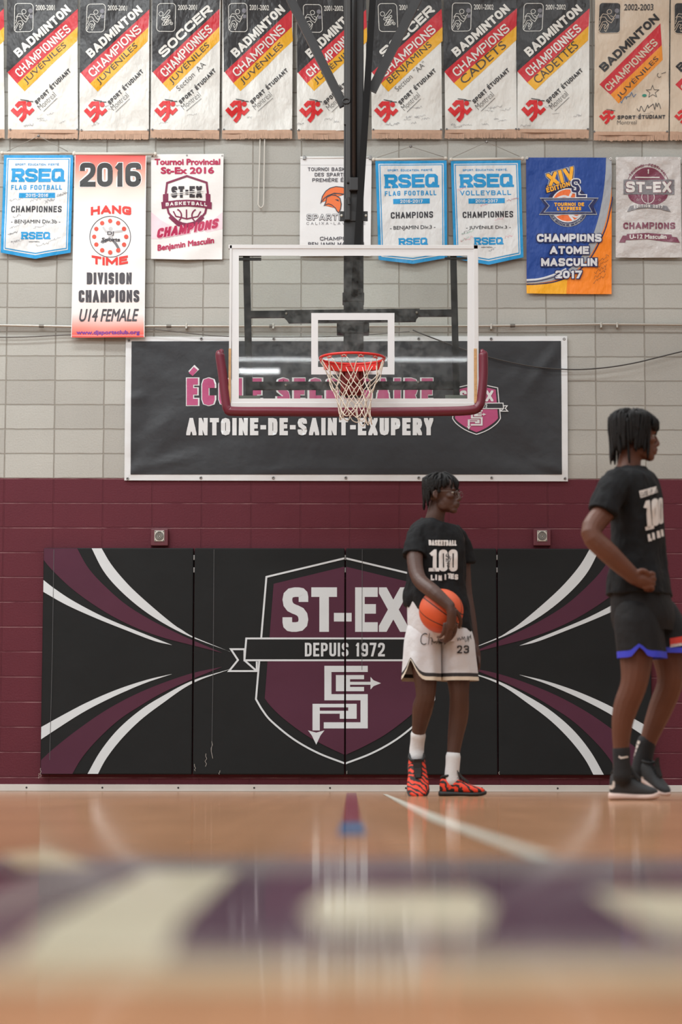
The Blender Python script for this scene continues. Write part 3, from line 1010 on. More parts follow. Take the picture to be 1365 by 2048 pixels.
# ================================================================== TOP ROW OF SATIN BANNERS
SWHITE, SBLACK, SRED, SYEL = cloth((220, 220, 215), .5), cloth((44, 44, 46), .5), cloth((196, 40, 52), .5), cloth((226, 168, 30), .5)
SCREAM, SORANGE = cloth((206, 190, 170), .5), cloth((226, 140, 36), .5)
INK, INK2, LOGO = cloth((58, 58, 60)), cloth((120, 120, 128)), cloth((206, 36, 40))
FRING = mat('tan_fringe', (190, 158, 136), .85, var=.08, vscale=30)
TEAL, BLUEINK = cloth((40, 130, 110)), cloth((50, 110, 160))
def icon(A, x, y, w, h, sport, line, ground=None, ball=None):
    """rounded frame with an outlined figure"""
    n = 5; r = 7
    pts = []
    for cx, cy, a in ((x + w - r, y + h - r, 0), (x + r, y + h - r, 90), (x + r, y + r, 180), (x + w - r, y + r, 270)):
        pts += [(cx + r * math.cos(math.radians(a + 90 * k / n)), cy + r * math.sin(math.radians(a + 90 * k / n))) for k in range(n + 1)]
    if ground: A.poly(pts, ground, 2)
    A.line(pts, 1.2, line, 3, closed=True)
    S = lambda P: [(x + p[0] * w, y + p[1] * h) for p in P]
    t = 1.0
    if sport == 'badminton':
        A.ring(S([(.49, .29)])[0], 4.4, t, line, 3, 16)
        A.disc(S([(.84, .26)])[0], 4.6, ball or line, 3, 16)
        A.rect(*S([(.78, .40)])[0], *S([(.96, .52)])[0], ball or line, 3)
        for P in ([(.06,.5),(.2,.36),(.4,.38),(.52,.5),(.62,.56),(.76,.42),(.8,.36)], [(.06,.62),(.14,.46),(.3,.46),(.42,.58),(.6,.66),(.74,.5)],
                  [(.02,.86),(.2,.62),(.36,.6),(.46,.7),(.3,.86),(.26,.8),(.34,.72),(.22,.7),(.04,.94)], [(.38,.64),(.48,.7),(.42,.84),(.34,.94),(.28,.9)], [(.55,.42),(.68,.46)], [(.04,.7),(.1,.6)]):
            A.line(S(P), t, line, 3)
    else:
        A.ring(S([(.21, .37)])[0], 4.4, t, line, 3, 16)
        A.ring(S([(.8, .72)])[0], 2.6, t, line, 3, 12); A.disc(S([(.8, .72)])[0], .9, line, 3, 8)
        for a, b in (((.36,.5),(.66,.26)), ((.30,.56),(.58,.52)), ((.42,.64),(.66,.46)), ((.34,.76),(.52,.6)), ((.46,.76),(.62,.62)), ((.56,.74),(.72,.62))):
            (ax, ay), (bx, by) = S([a, b])
            d = Vector((bx - ax, by - ay)).normalized(); nn = Vector((-d.y, d.x)) * 2.3
            P = [Vector((ax, ay)) + nn, Vector((bx, by)) + nn, Vector((bx, by)) + d * 2, Vector((bx, by)) - nn, Vector((ax, ay)) - nn, Vector((ax, ay)) - d * 2]
            A.line(P, t, line, 3, closed=True)
def runner_logo(A, X, Y, s, red, ink):
    S = lambda P: [(X + p[0] * s, Y + p[1] * s) for p in P]
    A.line(S([(2, 21), (13, 32), (25, 20)]), 9 * s, red, 3)
    A.line(S([(11, 16), (18, 9), (28, 9), (29, 28), (27, 37), (19, 46)]), 8.6 * s, red, 3)
    A.line(S([(29, 22), (38, 30), (47, 21)]), 7 * s, red, 3)
    A.disc(S([(38, 11)])[0], 5.2 * s, red, 3, 14)
    A.line(S([(20, 1.5), (38, 4)]), 1.4 * s, ink, 4); A.line(S([(33, 5.5), (47, 5.8)]), 1.6 * s, ink, 4)
def flag_dark(A, sport, l2, l3, year, section=None):
    A.poly([(-2, -40), (141, -40), (141, 262), (-2, 262)], SWHITE, 0)
    A.poly([(-2, -40), (141, -40), (141, 19.5), (0, 146), (-2, 146)], SBLACK, 1)
    A.poly([(0, 146), (141, 19.5), (141, 55), (19, 168.5)], SRED, 1)
    A.poly([(19, 168.5), (141, 55), (141, 83), (34, 184)], SYEL, 1)
    icon(A, 11.6, 9.4, 38, 56, 'soccer' if sport == 'SOCCER' else 'badminton', SWHITE, ball=INK2)
    A.textbox(year, 54.5, 12, 94, 22.5, SWHITE, 3, .012)
    A.block(sport, (24, 118), (104, -94), (-12.2, -13.6), SWHITE, 3, t=.25, r=.42, gap=.10, seg=4)
    A.block(l2, (25.5, 157), (103, -94), (-12, -13), SWHITE, 3, t=.165, r=.45, gap=.12, seg=4)
    A.text(l3, (40, 172), (83, -76), (-11.2, -12.4), INK, 3, -.004)
    if section: A.text(section, (69 - 16 + 0, 184), (57, -52), (-7.5, -8), INK, 3, -.012)
    A.block('SPORT ÉTUDIANT', (58.5, 210.5), (72, -66), (-5.4, -6), INK, 3, t=.24, r=.4, gap=.18, seg=3)
    A.text('Montréal', (66, 222), (33, -29), (-7.6, -8.6), INK, 3, -.016)
    A.line([(71, 224.5), (100, 198)], .8, INK, 3)
    runner_logo(A, 5, 199, .98, LOGO, INK)
def flag_cream(A, year='2002-2003'):
    A.poly([(0, -40), (146, -40), (146, 267), (0, 267)], SCREAM, 0)
    q = lambda P: [((x - 865) / 2.814, y / 2.814) for x, y in P]
    A.poly(q([(888,485),(1232,138),(1238,262),(950,540)]), SRED, 1)
    A.poly(q([(950,540),(1238,262),(1240,345),(995,590)]), SORANGE, 1)
    icon(A, 9, 8.5, 42, 61, 'badminton', SCREAM, ground=SBLACK, ball=INK2)
    A.textbox(year, 58, 11, 115, 24, INK, 3, .014)
    A.block('BADMINTON', (19, 147.5), (110, -106), (-11.3, -11.8), SBLACK, 3, t=.25, r=.42, gap=.1, seg=4)
    A.block('CHAMPIONNES', (27, 187), (99, -97), (-10.4, -10.6), SCREAM, 3, t=.19, r=.45, gap=.12, seg=4)
    A.text('JUVÉNILES', (49, 203), (79, -80), (-9.8, -9.7), INK, 3, -.004)
    runner_logo(A, 10, 220, .64, LOGO, INK)
    A.blockbox('SPORT ÉTUDIANT', 45.5, 233, 138.5, 240.5, INK, 3, t=.24, r=.4, gap=.18)
    A.textbox('Montreal', 45.5, 243, 83, 251, INK, 3, -.012)
def star(A, cx, cy, r, m):
    pts = [(cx + (r if k % 2 == 0 else r * .42) * math.sin(k * PI / 5), cy - (r if k % 2 == 0 else r * .42) * math.cos(k * PI / 5)) for k in range(10)]
    A.line(pts, .9, m, 3, closed=True)
FL = [ # x0, width, dy, sport, line 2, line 3, year, section, scribbles, label
 (-131, 139, 0, 'BADMINTON', 'CHAMPIONS', 'JUVÉNILES', '2000-2001', None, 2, 'black, red and yellow satin banner cut off at the left edge of the photo'),
 (15, 140, 0, 'BADMINTON', 'CHAMPIONNES', 'JUVÉNILES', '2000-2001', None, 6, 'black, red and yellow satin banner reading badminton championnes juvéniles 2000-2001'),
 (160, 138, 1, 'BADMINTON', 'CHAMPIONS', 'JUVÉNILES', '2000-2001', None, 3, 'black, red and yellow satin banner reading badminton champions juvéniles 2000-2001'),
 (303, 138, 0, 'SOCCER', 'CHAMPIONNES', 'JUVÉNILES', '2000-2001', 'Section  AA', 3, 'black, red and yellow satin banner reading soccer championnes juvéniles section AA'),
 (446, 140, 0, 'BADMINTON', 'CHAMPIONS', 'JUVÉNILES', '2001-2002', None, 1, 'black, red and yellow satin banner reading badminton champions juvéniles 2001-2002'),
 (595, 139, 1, 'BADMINTON', 'CHAMPIONNES', 'JUVÉNILES', '2001-2002', None, 5, 'black, red and yellow badminton banner half hidden behind the hoop post and its left brace'),
 (743, 141, 0, 'SOCCER', 'CHAMPIONS', 'BENJAMINS', '2001-2002', 'Section  "AA"', 11, 'black, red and yellow satin banner reading soccer champions benjamins, behind the right brace'),
 (889, 143, -1, 'BADMINTON', 'CHAMPIONS', 'CADETS', '2001-2002', None, 10, 'black, red and yellow satin banner reading badminton champions cadets'),
 (1034, 144, -1, 'BADMINTON', 'CHAMPIONNES', 'CADETTES', '2001-2002', None, 4, 'black, red and yellow satin banner reading badminton championnes cadettes'),
 (1187, 146, -1, None, None, None, '2002-2003', None, 2, 'cream satin banner reading badminton championnes juvéniles 2002-2003, with a drawn star'),
 (1339, 146, -1, None, None, None, '2002-2003', None, 2, 'cream satin banner cut off at the right edge of the photo, last of its row'),
]
for k, (x0, w, dy, sp, l2, l3, yr, sec, nsc, lab) in enumerate(FL):
    wp = (lambda x0, w, dy, k: (lambda p: (x0 + 2 + p[0] * w / 143.0 + 1.8 * math.sin(p[1] * .028 + k) + 1.6 * noise.noise(Vector((p[1] * .02, k * 3.7, p[0] * .004))) , p[1] + dy)))(x0, w, dy, k)
    A = Art(warp=wp)
    if sp: flag_dark(A, sp, l2, l3, yr, sec)
    else: flag_cream(A)
    rs = random.Random(k * 13 + 5)
    for i in range(nsc):
        random.seed(k * 31 + i)
        x, y = rs.uniform(60, 125), rs.uniform(208, 255)
        if i % 3 == 2: x, y = rs.uniform(10, 60), rs.uniform(246, 256)
        A.scribble(x - 14, y, rs.uniform(10, 24), rs.uniform(2, 6), INK2, 3, t=.4, n=15, slant=rs.uniform(-.25, .1))
    if not sp:
        star(A, 113, 186, 13, INK)
        random.seed(k); A.scribble(50, 206, 34, 12, BLUEINK, 3, t=1.0, n=12, slant=-.6); A.disc((97, 193), 4.5, TEAL, 3, 9, 3)
        A.scribble(84, 222, 48, 14, INK, 3, t=1.1, n=16, slant=-.15); A.ring((126, 153), 4, .9, INK, 3, 12, .6, 4.4); A.line([(130, 150), (139, 147)], .9, INK, 3)
    Y = -.022
    wv = cloth_wave(k, .017, sx=.026, sy=.010, y0=-60, y1=262)
    o = A.build('pennant_banner', Y, wave=wv, grid=8, lift=.0015)
    tag(o, lab, 'banner', 'satin championship banners of the top row')
    # fringe
    B = Art(warp=wp)
    yb = 262 if sp else 267
    fr = random.Random(k)
    xx, xe = (-2, 141) if sp else (0, 146)
    B.rect(xx, yb - 1, xe, yb + 6, FRING, 1)
    n = 74
    for i in range(n):
        a = xx + (xe - xx) * i / n; b = xx + (xe - xx) * (i + (.86 if fr.random() < .5 else 1)) / n
        e = yb + 17 + fr.uniform(-1.2, .8)
        B.poly([(a, yb + 5), (b, yb + 5), (b + fr.uniform(-.4, .4), e), (a + fr.uniform(-.4, .4), e)], FRING, 1 + (i % 2))
    B.build('fringe', Y - .002, o, wave=lambda px, py: wv(px, yb))
    if 0 < k < 10:
        gp = [wp((1.5, yb - 3)), wp(((139 if sp else 144), yb - 3))]
        for g_ in gp: grommets(o, [g_], Y - wv(*g_) - .006, .008)

# ================================================================== SECOND ROW OF BANNERS
RBLUE, RWHITE, RINK = cloth((22, 146, 206)), cloth((220, 222, 222)), cloth((52, 52, 58))
WOODROD = mat('pale_rod', (214, 208, 198), .5)
CORDM = mat('grey_cord', (150, 146, 138), .8)
def slab_rseq(A, u0, v0, u1, v1, asp):
    """four slab-serif letters; asp = width of a unit in u over a unit in v"""
    # drawn in a metric frame then mapped
    Wm, Hm = (u1 - u0) * asp, (v1 - v0)
    def to(q): return (u0 + q[0] / asp, v1 - q[1])
    n = 4; gap = .05 * Hm
    w = (Wm - gap * 3) / 4; t = .25 * Hm
    for i, ch in enumerate('RSEQ'):
        x = i * (w + gap)
        for q in glyph_polys(ch, w, Hm, t, t * .45, 1):
            A.poly([to((x + p.x, p.y)) for p in q], RBLUE, 4)
        if ch == 'R':
            for sx in (-.06, .54):
                A.poly([to(p) for p in ((x + sx * w, 0), (x + (sx + .5) * w, 0), (x + (sx + .5) * w, t * .6), (x + sx * w, t * .6))], RBLUE, 4)
            A.poly([to(p) for p in ((x - .06 * w, Hm - t * .6), (x + .3 * w, Hm - t * .6), (x + .3 * w, Hm), (x - .06 * w, Hm))], RBLUE, 4)
        if ch == 'Q':
            A.poly([to(p) for p in ((x + .6 * w, 0), (x + 1.1 * w, 0), (x + 1.1 * w, t * .7), (x + .6 * w, t * .7))], RBLUE, 4)
def rseq(name, quad, tip, sport, year, champ, cu, div, du, ru, lab, rod, cordpts, nsc, colours, seed):
    qw = quad_warp(*quad)
    A = Art(warp=lambda p: qw((p[0] / 412.0, p[1] / 578.0)))
    asp = 412 / 578.0
    tv = tip
    U = lambda P: [(x * 412, y * 578) for x, y in P]
    A.poly(U([(0, 0), (1, 0), (1, 1), (.5, tv), (0, 1)]), RBLUE, 0)
    ins = lambda d: [(d, d * asp), (1 - d, d * asp), (1 - d, 1 - d * .7), (.5, tv - d * .9), (d, 1 - d * .7)]
    A.poly(U(ins(.042)), RWHITE, 1); A.poly(U(ins(.055)), RBLUE, 2); A.poly(U(ins(.068)), RWHITE, 3)
    bb = lambda s, a, b, c, d, m, L=4, **k: A.blockbox(s, a * 412, b * 578, c * 412, d * 578, m, L, **k)
    bb('SPORT. ÉDUCATION. FIERTÉ.', .167, .088, .805, .108, RBLUE, 4, t=.2, r=.3, gap=.2)
    slab_rseq(A, .125 * 412, .138 * 578, .875 * 412, .277 * 578, 1.0)
    bb(sport, .12, .308, .85, .357, RBLUE, 4, t=.19, r=.35, gap=.24)
    A.rect(.235 * 412, .389 * 578, .755 * 412, .441 * 578, RBLUE, 4)
    bb(year, .335, .399, .655, .432, RWHITE, 5, t=.2, r=.3, gap=.16)
    bb(champ, cu[0], .523, cu[1], .588, RINK, 4, t=.2, r=.35, gap=.16)
    A.textbox(div, du[0] * 412, .664 * 578, du[1] * 412, .713 * 578, RINK, 4, 0, heavy=.015)
    slab_rseq(A, ru[0] * 412, .79 * 578, ru[1] * 412, .865 * 578, 1.0)
    bb('MONTRÉAL', .40, .884, .56, .896, RINK, 4, t=.2, r=.3, gap=.3)
    random.seed(seed); rs = random.Random(seed)
    for i in range(nsc):
        x, y = rs.choice(((.1, .47), (.16, .64), (.12, .75), (.1, .82), (.14, .9), (.6, .48), (.6, .62), (.66, .76), (.7, .88), (.4, .47), (.45, .745), (.74, .8), (.5, .93), (.08, .3), (.78, .42)))
        w, h = rs.uniform(.1, .2), rs.uniform(.008, .018)
        pts = [Vector((x + w * j / 13 + rs.uniform(-.01, .01), y + rs.uniform(-h, h) - .03 * j / 13)) for j in range(14)]
        A.line([(q.x * 412, q.y * 578) for q in catmull(pts, 3)], 1.1, colours[i % len(colours)], 5)
    Y = -.03
    o = A.build(name, Y, wave=cloth_wave(seed, .009, y0=310, y1=520), grid=8, lift=.0012)
    tag(o, lab, 'banner', 'blue and white pennants')
    bm = bmesh.new()
    a, b = at(rod[0], rod[1], Y - .008), at(rod[2], rod[3], Y - .008)
    add_tube(bm, [a, b], .011, 10)
    for e in (a, b): add_ellipsoid(bm, e, (.016, .016, .016), seg=10)
    obj('rod', bm, WOODROD, o, smooth=True)
    bm = bmesh.new()
    add_tube(bm, [at(x, y, Y - .045) for x, y in cordpts], .0028, 5)
    obj('cord', bm, CORDM, o, smooth=True)
    hk = at(*cordpts[1], Y - .045); bm = bmesh.new(); add_ellipsoid(bm, hk, (.012, .014, .012), seg=10)
    obj('hook', bm, STEEL, o, smooth=True)
PINKI, GRNI = cloth((226, 110, 140)), cloth((110, 190, 160))
z5 = lambda x, y: (590 + x / 2.904, 290 + y / 2.904)
z4 = lambda x, y: (x / 2.967, 290 + y / 2.967)
rseq('pennant_banner', (z4(25, 62), z4(437, 62), z4(5, 640), z4(420, 640)), 1.065, 'FLAG FOOTBALL', '2015-2016', 'CHAMPIONNES', (.13, .855), '- BENJAMIN Div.3b -', (.135, .84), (.29, .70),
     'blue and white pointed pennant reading flag football 2015-2016, at the left edge, covered in signatures', (4, 306, 149, 306), [(14, 303), (77, 272), (136, 303)], 15, [INK2, INK, INK2], 21)
rseq('pennant_banner', (z5(468, 95), z5(882, 92), z5(487, 668), z5(886, 655)), 1.055, 'FLAG FOOTBALL', '2016-2017', 'CHAMPIONS', (.195, .80), '- BENJAMIN Div.3 -', (.18, .83), (.30, .71),
     'blue and white pointed pennant reading flag football 2016-2017, right of the hoop post', (748, 319, 892, 317), [(755, 315), (822, 293), (888, 314)], 0, [INK], 22)
rseq('pennant_banner', (z5(906, 95), z5(1312, 90), z5(925, 660), z5(1328, 655)), 1.07, 'VOLLEYBALL', '2016-2017', 'CHAMPIONNES', (.145, .87), '- JUVÉNILE Div.3 -', (.19, .83), (.30, .71),
     'blue and white pointed pennant reading volleyball 2016-2017 with coloured signatures', (903, 319, 1046, 317), [(906, 315), (974, 284), (1040, 313)], 12, [PINKI, PINKI, INK2, GRNI], 23)

# ---- 2016 hang time banner
def fade_material():
    M = bpy.data.materials.new('red_to_white_print')
    M.use_nodes = True
    nt = M.node_tree; b = nt.nodes['Principled BSDF']; b.inputs['Roughness'].default_value = .4
    tc = nd(nt, 'ShaderNodeTexCoord'); sp = nd(nt, 'ShaderNodeSeparateXYZ'); cr = nd(nt, 'ShaderNodeValToRGB')
    nt.links.new(tc.outputs['Generated'], sp.inputs[0]); nt.links.new(sp.outputs['Z'], cr.inputs[0]); nt.links.new(cr.outputs[0], b.inputs['Base Color'])
    e = cr.color_ramp.elements
    e[0].position = 0; e[0].color = lin((232, 84, 74))
    e[1].position = 1; e[1].color = lin((226, 60, 58))
    for p, c in ((.02, (232, 100, 88)), (.055, (236, 150, 136)), (.13, (238, 232, 230)), (.68, (238, 238, 238)), (.80, (236, 214, 204)), (.90, (234, 160, 142)), (.97, (230, 96, 86))):
        k = e.new(p); k.color = lin(c)
    return M
def hang_time():
    TL, TR, BL, BR = z4(447, 58), z4(868, 58), z4(425, 1143), z4(857, 1143)
    q = quad_warp(TL, TR, BL, BR)
    x0, y0, x1, y1 = 447, 58, 868, 1143
    def wp(p):   # zoom pixels -> page
        v = (p[1] - y0) / (y1 - y0); l = 447 - 22 * v; r = 868 - 11 * v
        return q(((p[0] - l) / (r - l), v))
    A = Art(warp=wp)
    fade = fade_material()
    RD, GY, PU, WH, OR = vinyl((226, 62, 56)), vinyl((74, 72, 78)), vinyl((120, 60, 160)), vinyl((238, 238, 238)), vinyl((218, 84, 66))
    A.poly([(447, 58), (868, 58), (857, 1143), (425, 1143)], fade, 0)
    for dx, m, L in ((4, WH, 1), (0, mat('banner_black_print', (34, 32, 34), .4), 2)):
        A.blockbox('2016', 475 - dx, 107 - dx, 838 + dx, 250 + dx, m, L, t=.21 + .016 * dx, r=.5, gap=.06, seg=5)
    A.block('HANG', (540, 420), (240, 0), (0, -50), RD, 2, t=.28, r=.3, gap=.12, arc=.2)
    A.block('TIME', (545, 704), (215, 0), (0, -48), RD, 2, t=.28, r=.3, gap=.14, arc=-.25)
    A.ring((655, 546), 121, 4, GY, 1, 48)
    for k in range(12):
        A.disc((655 + 95 * math.sin(k * PI / 6), 546 - 93 * math.cos(k * PI / 6)), 13, OR, 2, 14)
    G2 = vinyl((196, 196, 198)); G3 = vinyl((120, 120, 124))
    A.disc((658, 500), 13, G2, 1, 12); A.line([(612, 488), (630, 515), (668, 520), (730, 512)], 12, G2, 1); A.line([(655, 515), (660, 560)], 26, G2, 1)
    A.line([(655, 555), (612, 580), (600, 575)], 13, G3, 1); A.line([(665, 560), (690, 590), (708, 622)], 15, G3, 1)
    A.textbox('DJ', 638, 516, 677, 541, GY, 3, .01); A.textbox('Sports', 606, 553, 713, 580, GY, 3, .008, heavy=.04)
    A.blockbox('DIVISION', 516, 758, 783, 828, GY, 2, t=.23, r=.5, gap=.11, seg=5)
    A.blockbox('CHAMPIONS', 468, 863, 828, 935, GY, 2, t=.22, r=.5, gap=.10, seg=5)
    A.text('U14 FEMALE', (468, 1048), (343, 0), (14, -73), GY, 2, 0, heavy=.02)
    A.textbox('www.djsportsclub.org', 455, 1102, 830, 1131, PU, 2, .012, heavy=.03)
    A.rect(425, 1128, 858, 1134, vinyl((240, 150, 150)), 1)
    for a, b in (((447, 58), (425, 1143)), ((868, 58), (857, 1143))): A.line([a, b], 4, WH, 1)
    o = A.build('wall_banner', -.05, wave=cloth_wave(41, .008, y0=310, y1=680), grid=9)
    tag(o, 'tall narrow white banner fading to red at both ends, headed 2016', 'banner')
    bm = bmesh.new(); a, b = at(148, 307.5, -.06), at(311, 308, -.06); add_tube(bm, [a, b], .012, 10)
    for e in (a, b): add_ellipsoid(bm, e, (.015, .015, .018), seg=10)
    obj('rod', bm, WOODROD, o, smooth=True)
hang_time()

# ---- provincial tournament banner
def shield_small(A, cx, top, w, h, line, t, fill=None, lf=3):
    L = [(-.5, .14), (0, 0), (.5, .14), (.53, .34), (.52, .55), (.46, .75), (.30, .90), (0, 1), (-.30, .90), (-.46, .75), (-.52, .55), (-.53, .34)]
    P = [(cx + x * w, top + y * h) for x, y in L]
    if fill: A.poly(P, fill, lf - 1)
    A.line(P, t, line, lf, closed=True)
def provincial():
    A = Art(warp=lambda p: z4(*p))
    WH, MG, MR, PK, BK, LP_ = vinyl((232, 230, 228)), vinyl((178, 34, 80)), vinyl((124, 36, 72)), vinyl((232, 178, 196)), vinyl((44, 36, 42)), vinyl((236, 208, 216))
    A.poly([(898, 58), (1328, 55), (1320, 680), (1230, 680), (1110, 684), (980, 680), (898, 678)], WH, 0)
    A.poly([(898, 400), (960, 450), (1030, 490), (1000, 520), (960, 560), (898, 560)], LP_, 1)
    A.poly([(1322, 400), (1260, 450), (1180, 490), (1230, 520), (1321, 500)], LP_, 1)
    A.textbox('Tournoi Provincial', 920, 86, 1307, 120, MG, 2, .012, heavy=.05)
    A.textbox('St-Ex 2016', 957, 135, 1270, 172, MG, 2, .012, heavy=.06)
    shield_small(A, 1110, 186, 235, 292, MR, 12)
    A.line([(1030, 395), (1045, 425), (1110, 440), (1175, 425), (1192, 395)], 8, MR, 2)
    A.line([(1108, 385), (1108, 440)], 8, MR, 2); A.ring((1040, 420), 38, 8, MR, 2, 12, -1.2, .9); A.ring((1178, 420), 38, 8, MR, 2, 12, 2.2, 4.3)
    A.line([(1010, 425), (1060, 470), (1110, 478), (1165, 465), (1205, 425)], 26, MR, 2)
    A.poly([(968, 295), (1000, 290), (1000, 345), (968, 345)], MR, 2); A.poly([(1222, 290), (1250, 295), (1250, 345), (1222, 345)], MR, 2)
    A.poly([(958, 342), (1000, 336), (1050, 330), (1110, 328), (1170, 330), (1220, 336), (1258, 342), (1257, 382), (1200, 372), (1110, 366), (1020, 372), (962, 382)], MR, 4)
    A.block('BASKETBALL', (985, 366), (245, 0), (0, -20), WH, 5, t=.24, r=.3, gap=.35, arc=.35)
    A.blockbox('ST=EX', 1018, 247, 1200, 315, BK, 3, t=.25, r=.2, gap=.1); A.line([(1010, 290), (1208, 276)], 4, WH, 4); A.line([(1010, 300), (1208, 286)], 3, WH, 4)
    A.block('CHAMPIONS', (934, 560), (362, -62), (10, -60), PK, 2, t=.32, r=.3, gap=.06)
    A.block('CHAMPIONS', (930, 556), (362, -62), (10, -58), MG, 3, t=.27, r=.3, gap=.08)
    A.text('Benjamin Masculin', (938, 640), (332, -46), (0, -44), MG, 3, 0, heavy=.045)
    o = A.build('wall_banner', -.02, wave=cloth_wave(51, .010, y0=310, y1=520), grid=8)
    tag(o, 'white banner with maroon shield reading Tournoi Provincial St-Ex 2016', 'banner')
    grommets(o, [z4(*p) for p in ((906, 66), (1110, 62), (1320, 64))], -.034, .007)
provincial()

# ---- spartan helmet banner
def spartan():
    A = Art(warp=lambda p: z5(*p))
    WH, DK, OR = vinyl((228, 229, 230)), vinyl((66, 66, 76)), vinyl((234, 120, 66))
    A.poly([(33, 68), (447, 68), (440, 646), (28, 646)], WH, 0)
    A.line([(33, 118), (446, 118)], 1.6, vinyl((190, 190, 192)), 1)
    for s, y0, y1, a, b in (('TOURNOI BASKETBALL', 132, 153, 76, 405), ('DES SPARTIATES', 163, 184, 116, 365), ('PREMIÈRE ÉDITION', 195, 216, 102, 380), ('CHAMPION', 534, 556, 146, 334), ('BENJAMIN MASCULIN', 566, 588, 78, 402)):
        A.blockbox(s, a, y0, b, y1, DK, 2, t=.17, r=.45, gap=.18, seg=4)
    crest = [(152, 335), (160, 300), (180, 270), (205, 252), (240, 243), (280, 248), (310, 262), (318, 282), (290, 288), (255, 284), (220, 285), (190, 297), (170, 312)]
    A.poly(crest, OR, 2); A.line(crest, 5, DK, 3, closed=True)
    A.line([(190, 297), (230, 282), (290, 288)], 6, DK, 3)
    face = [(172, 352), (180, 335), (186, 305), (215, 292), (240, 296), (262, 310), (270, 345), (266, 372), (256, 396), (244, 384), (236, 368), (215, 350), (196, 343)]
    A.poly(face, OR, 2); A.line(face, 5, DK, 3, closed=True)
    A.poly([(232, 318), (252, 318), (258, 330), (246, 326)], DK, 3)
    for off, m, L in ((0, DK, 2), (1, WH, 3)):
        A.blockbox('SPARTIATES', 68 + off * 2.6, 402 + off * 2.6, 412 - off * 2.6, 440 - off * 2.6, m, L, t=.27 if not off else .13, r=.2, gap=.14 if not off else .30)
    A.blockbox('CALIXA-LAVALLÉE', 68, 449, 410, 464, vinyl((120, 120, 126)), 2, t=.13, r=.3, gap=.7)
    o = A.build('wall_banner', -.02, wave=cloth_wave(61, .005, y0=310, y1=520), grid=12)
    tag(o, 'white banner with orange Spartan helmet behind the hoop post', 'banner')
    bm = bmesh.new(); add_tube(bm, [at(601, 315.5, -.024), at(745, 315.5, -.024)], .009, 8); obj('rod', bm, mat('white_rod', (222, 222, 220), .5), o, smooth=True)
    for px in (609, 741):
        P = at(px, 315.5, -.03); bm = bmesh.new(); add_box(bm, (P.x - .012, P.y - .01, P.z - .016), (P.x + .012, P.y + .012, P.z + .016), bevel=.003); obj('clip', bm, STEEL, o)
spartan()

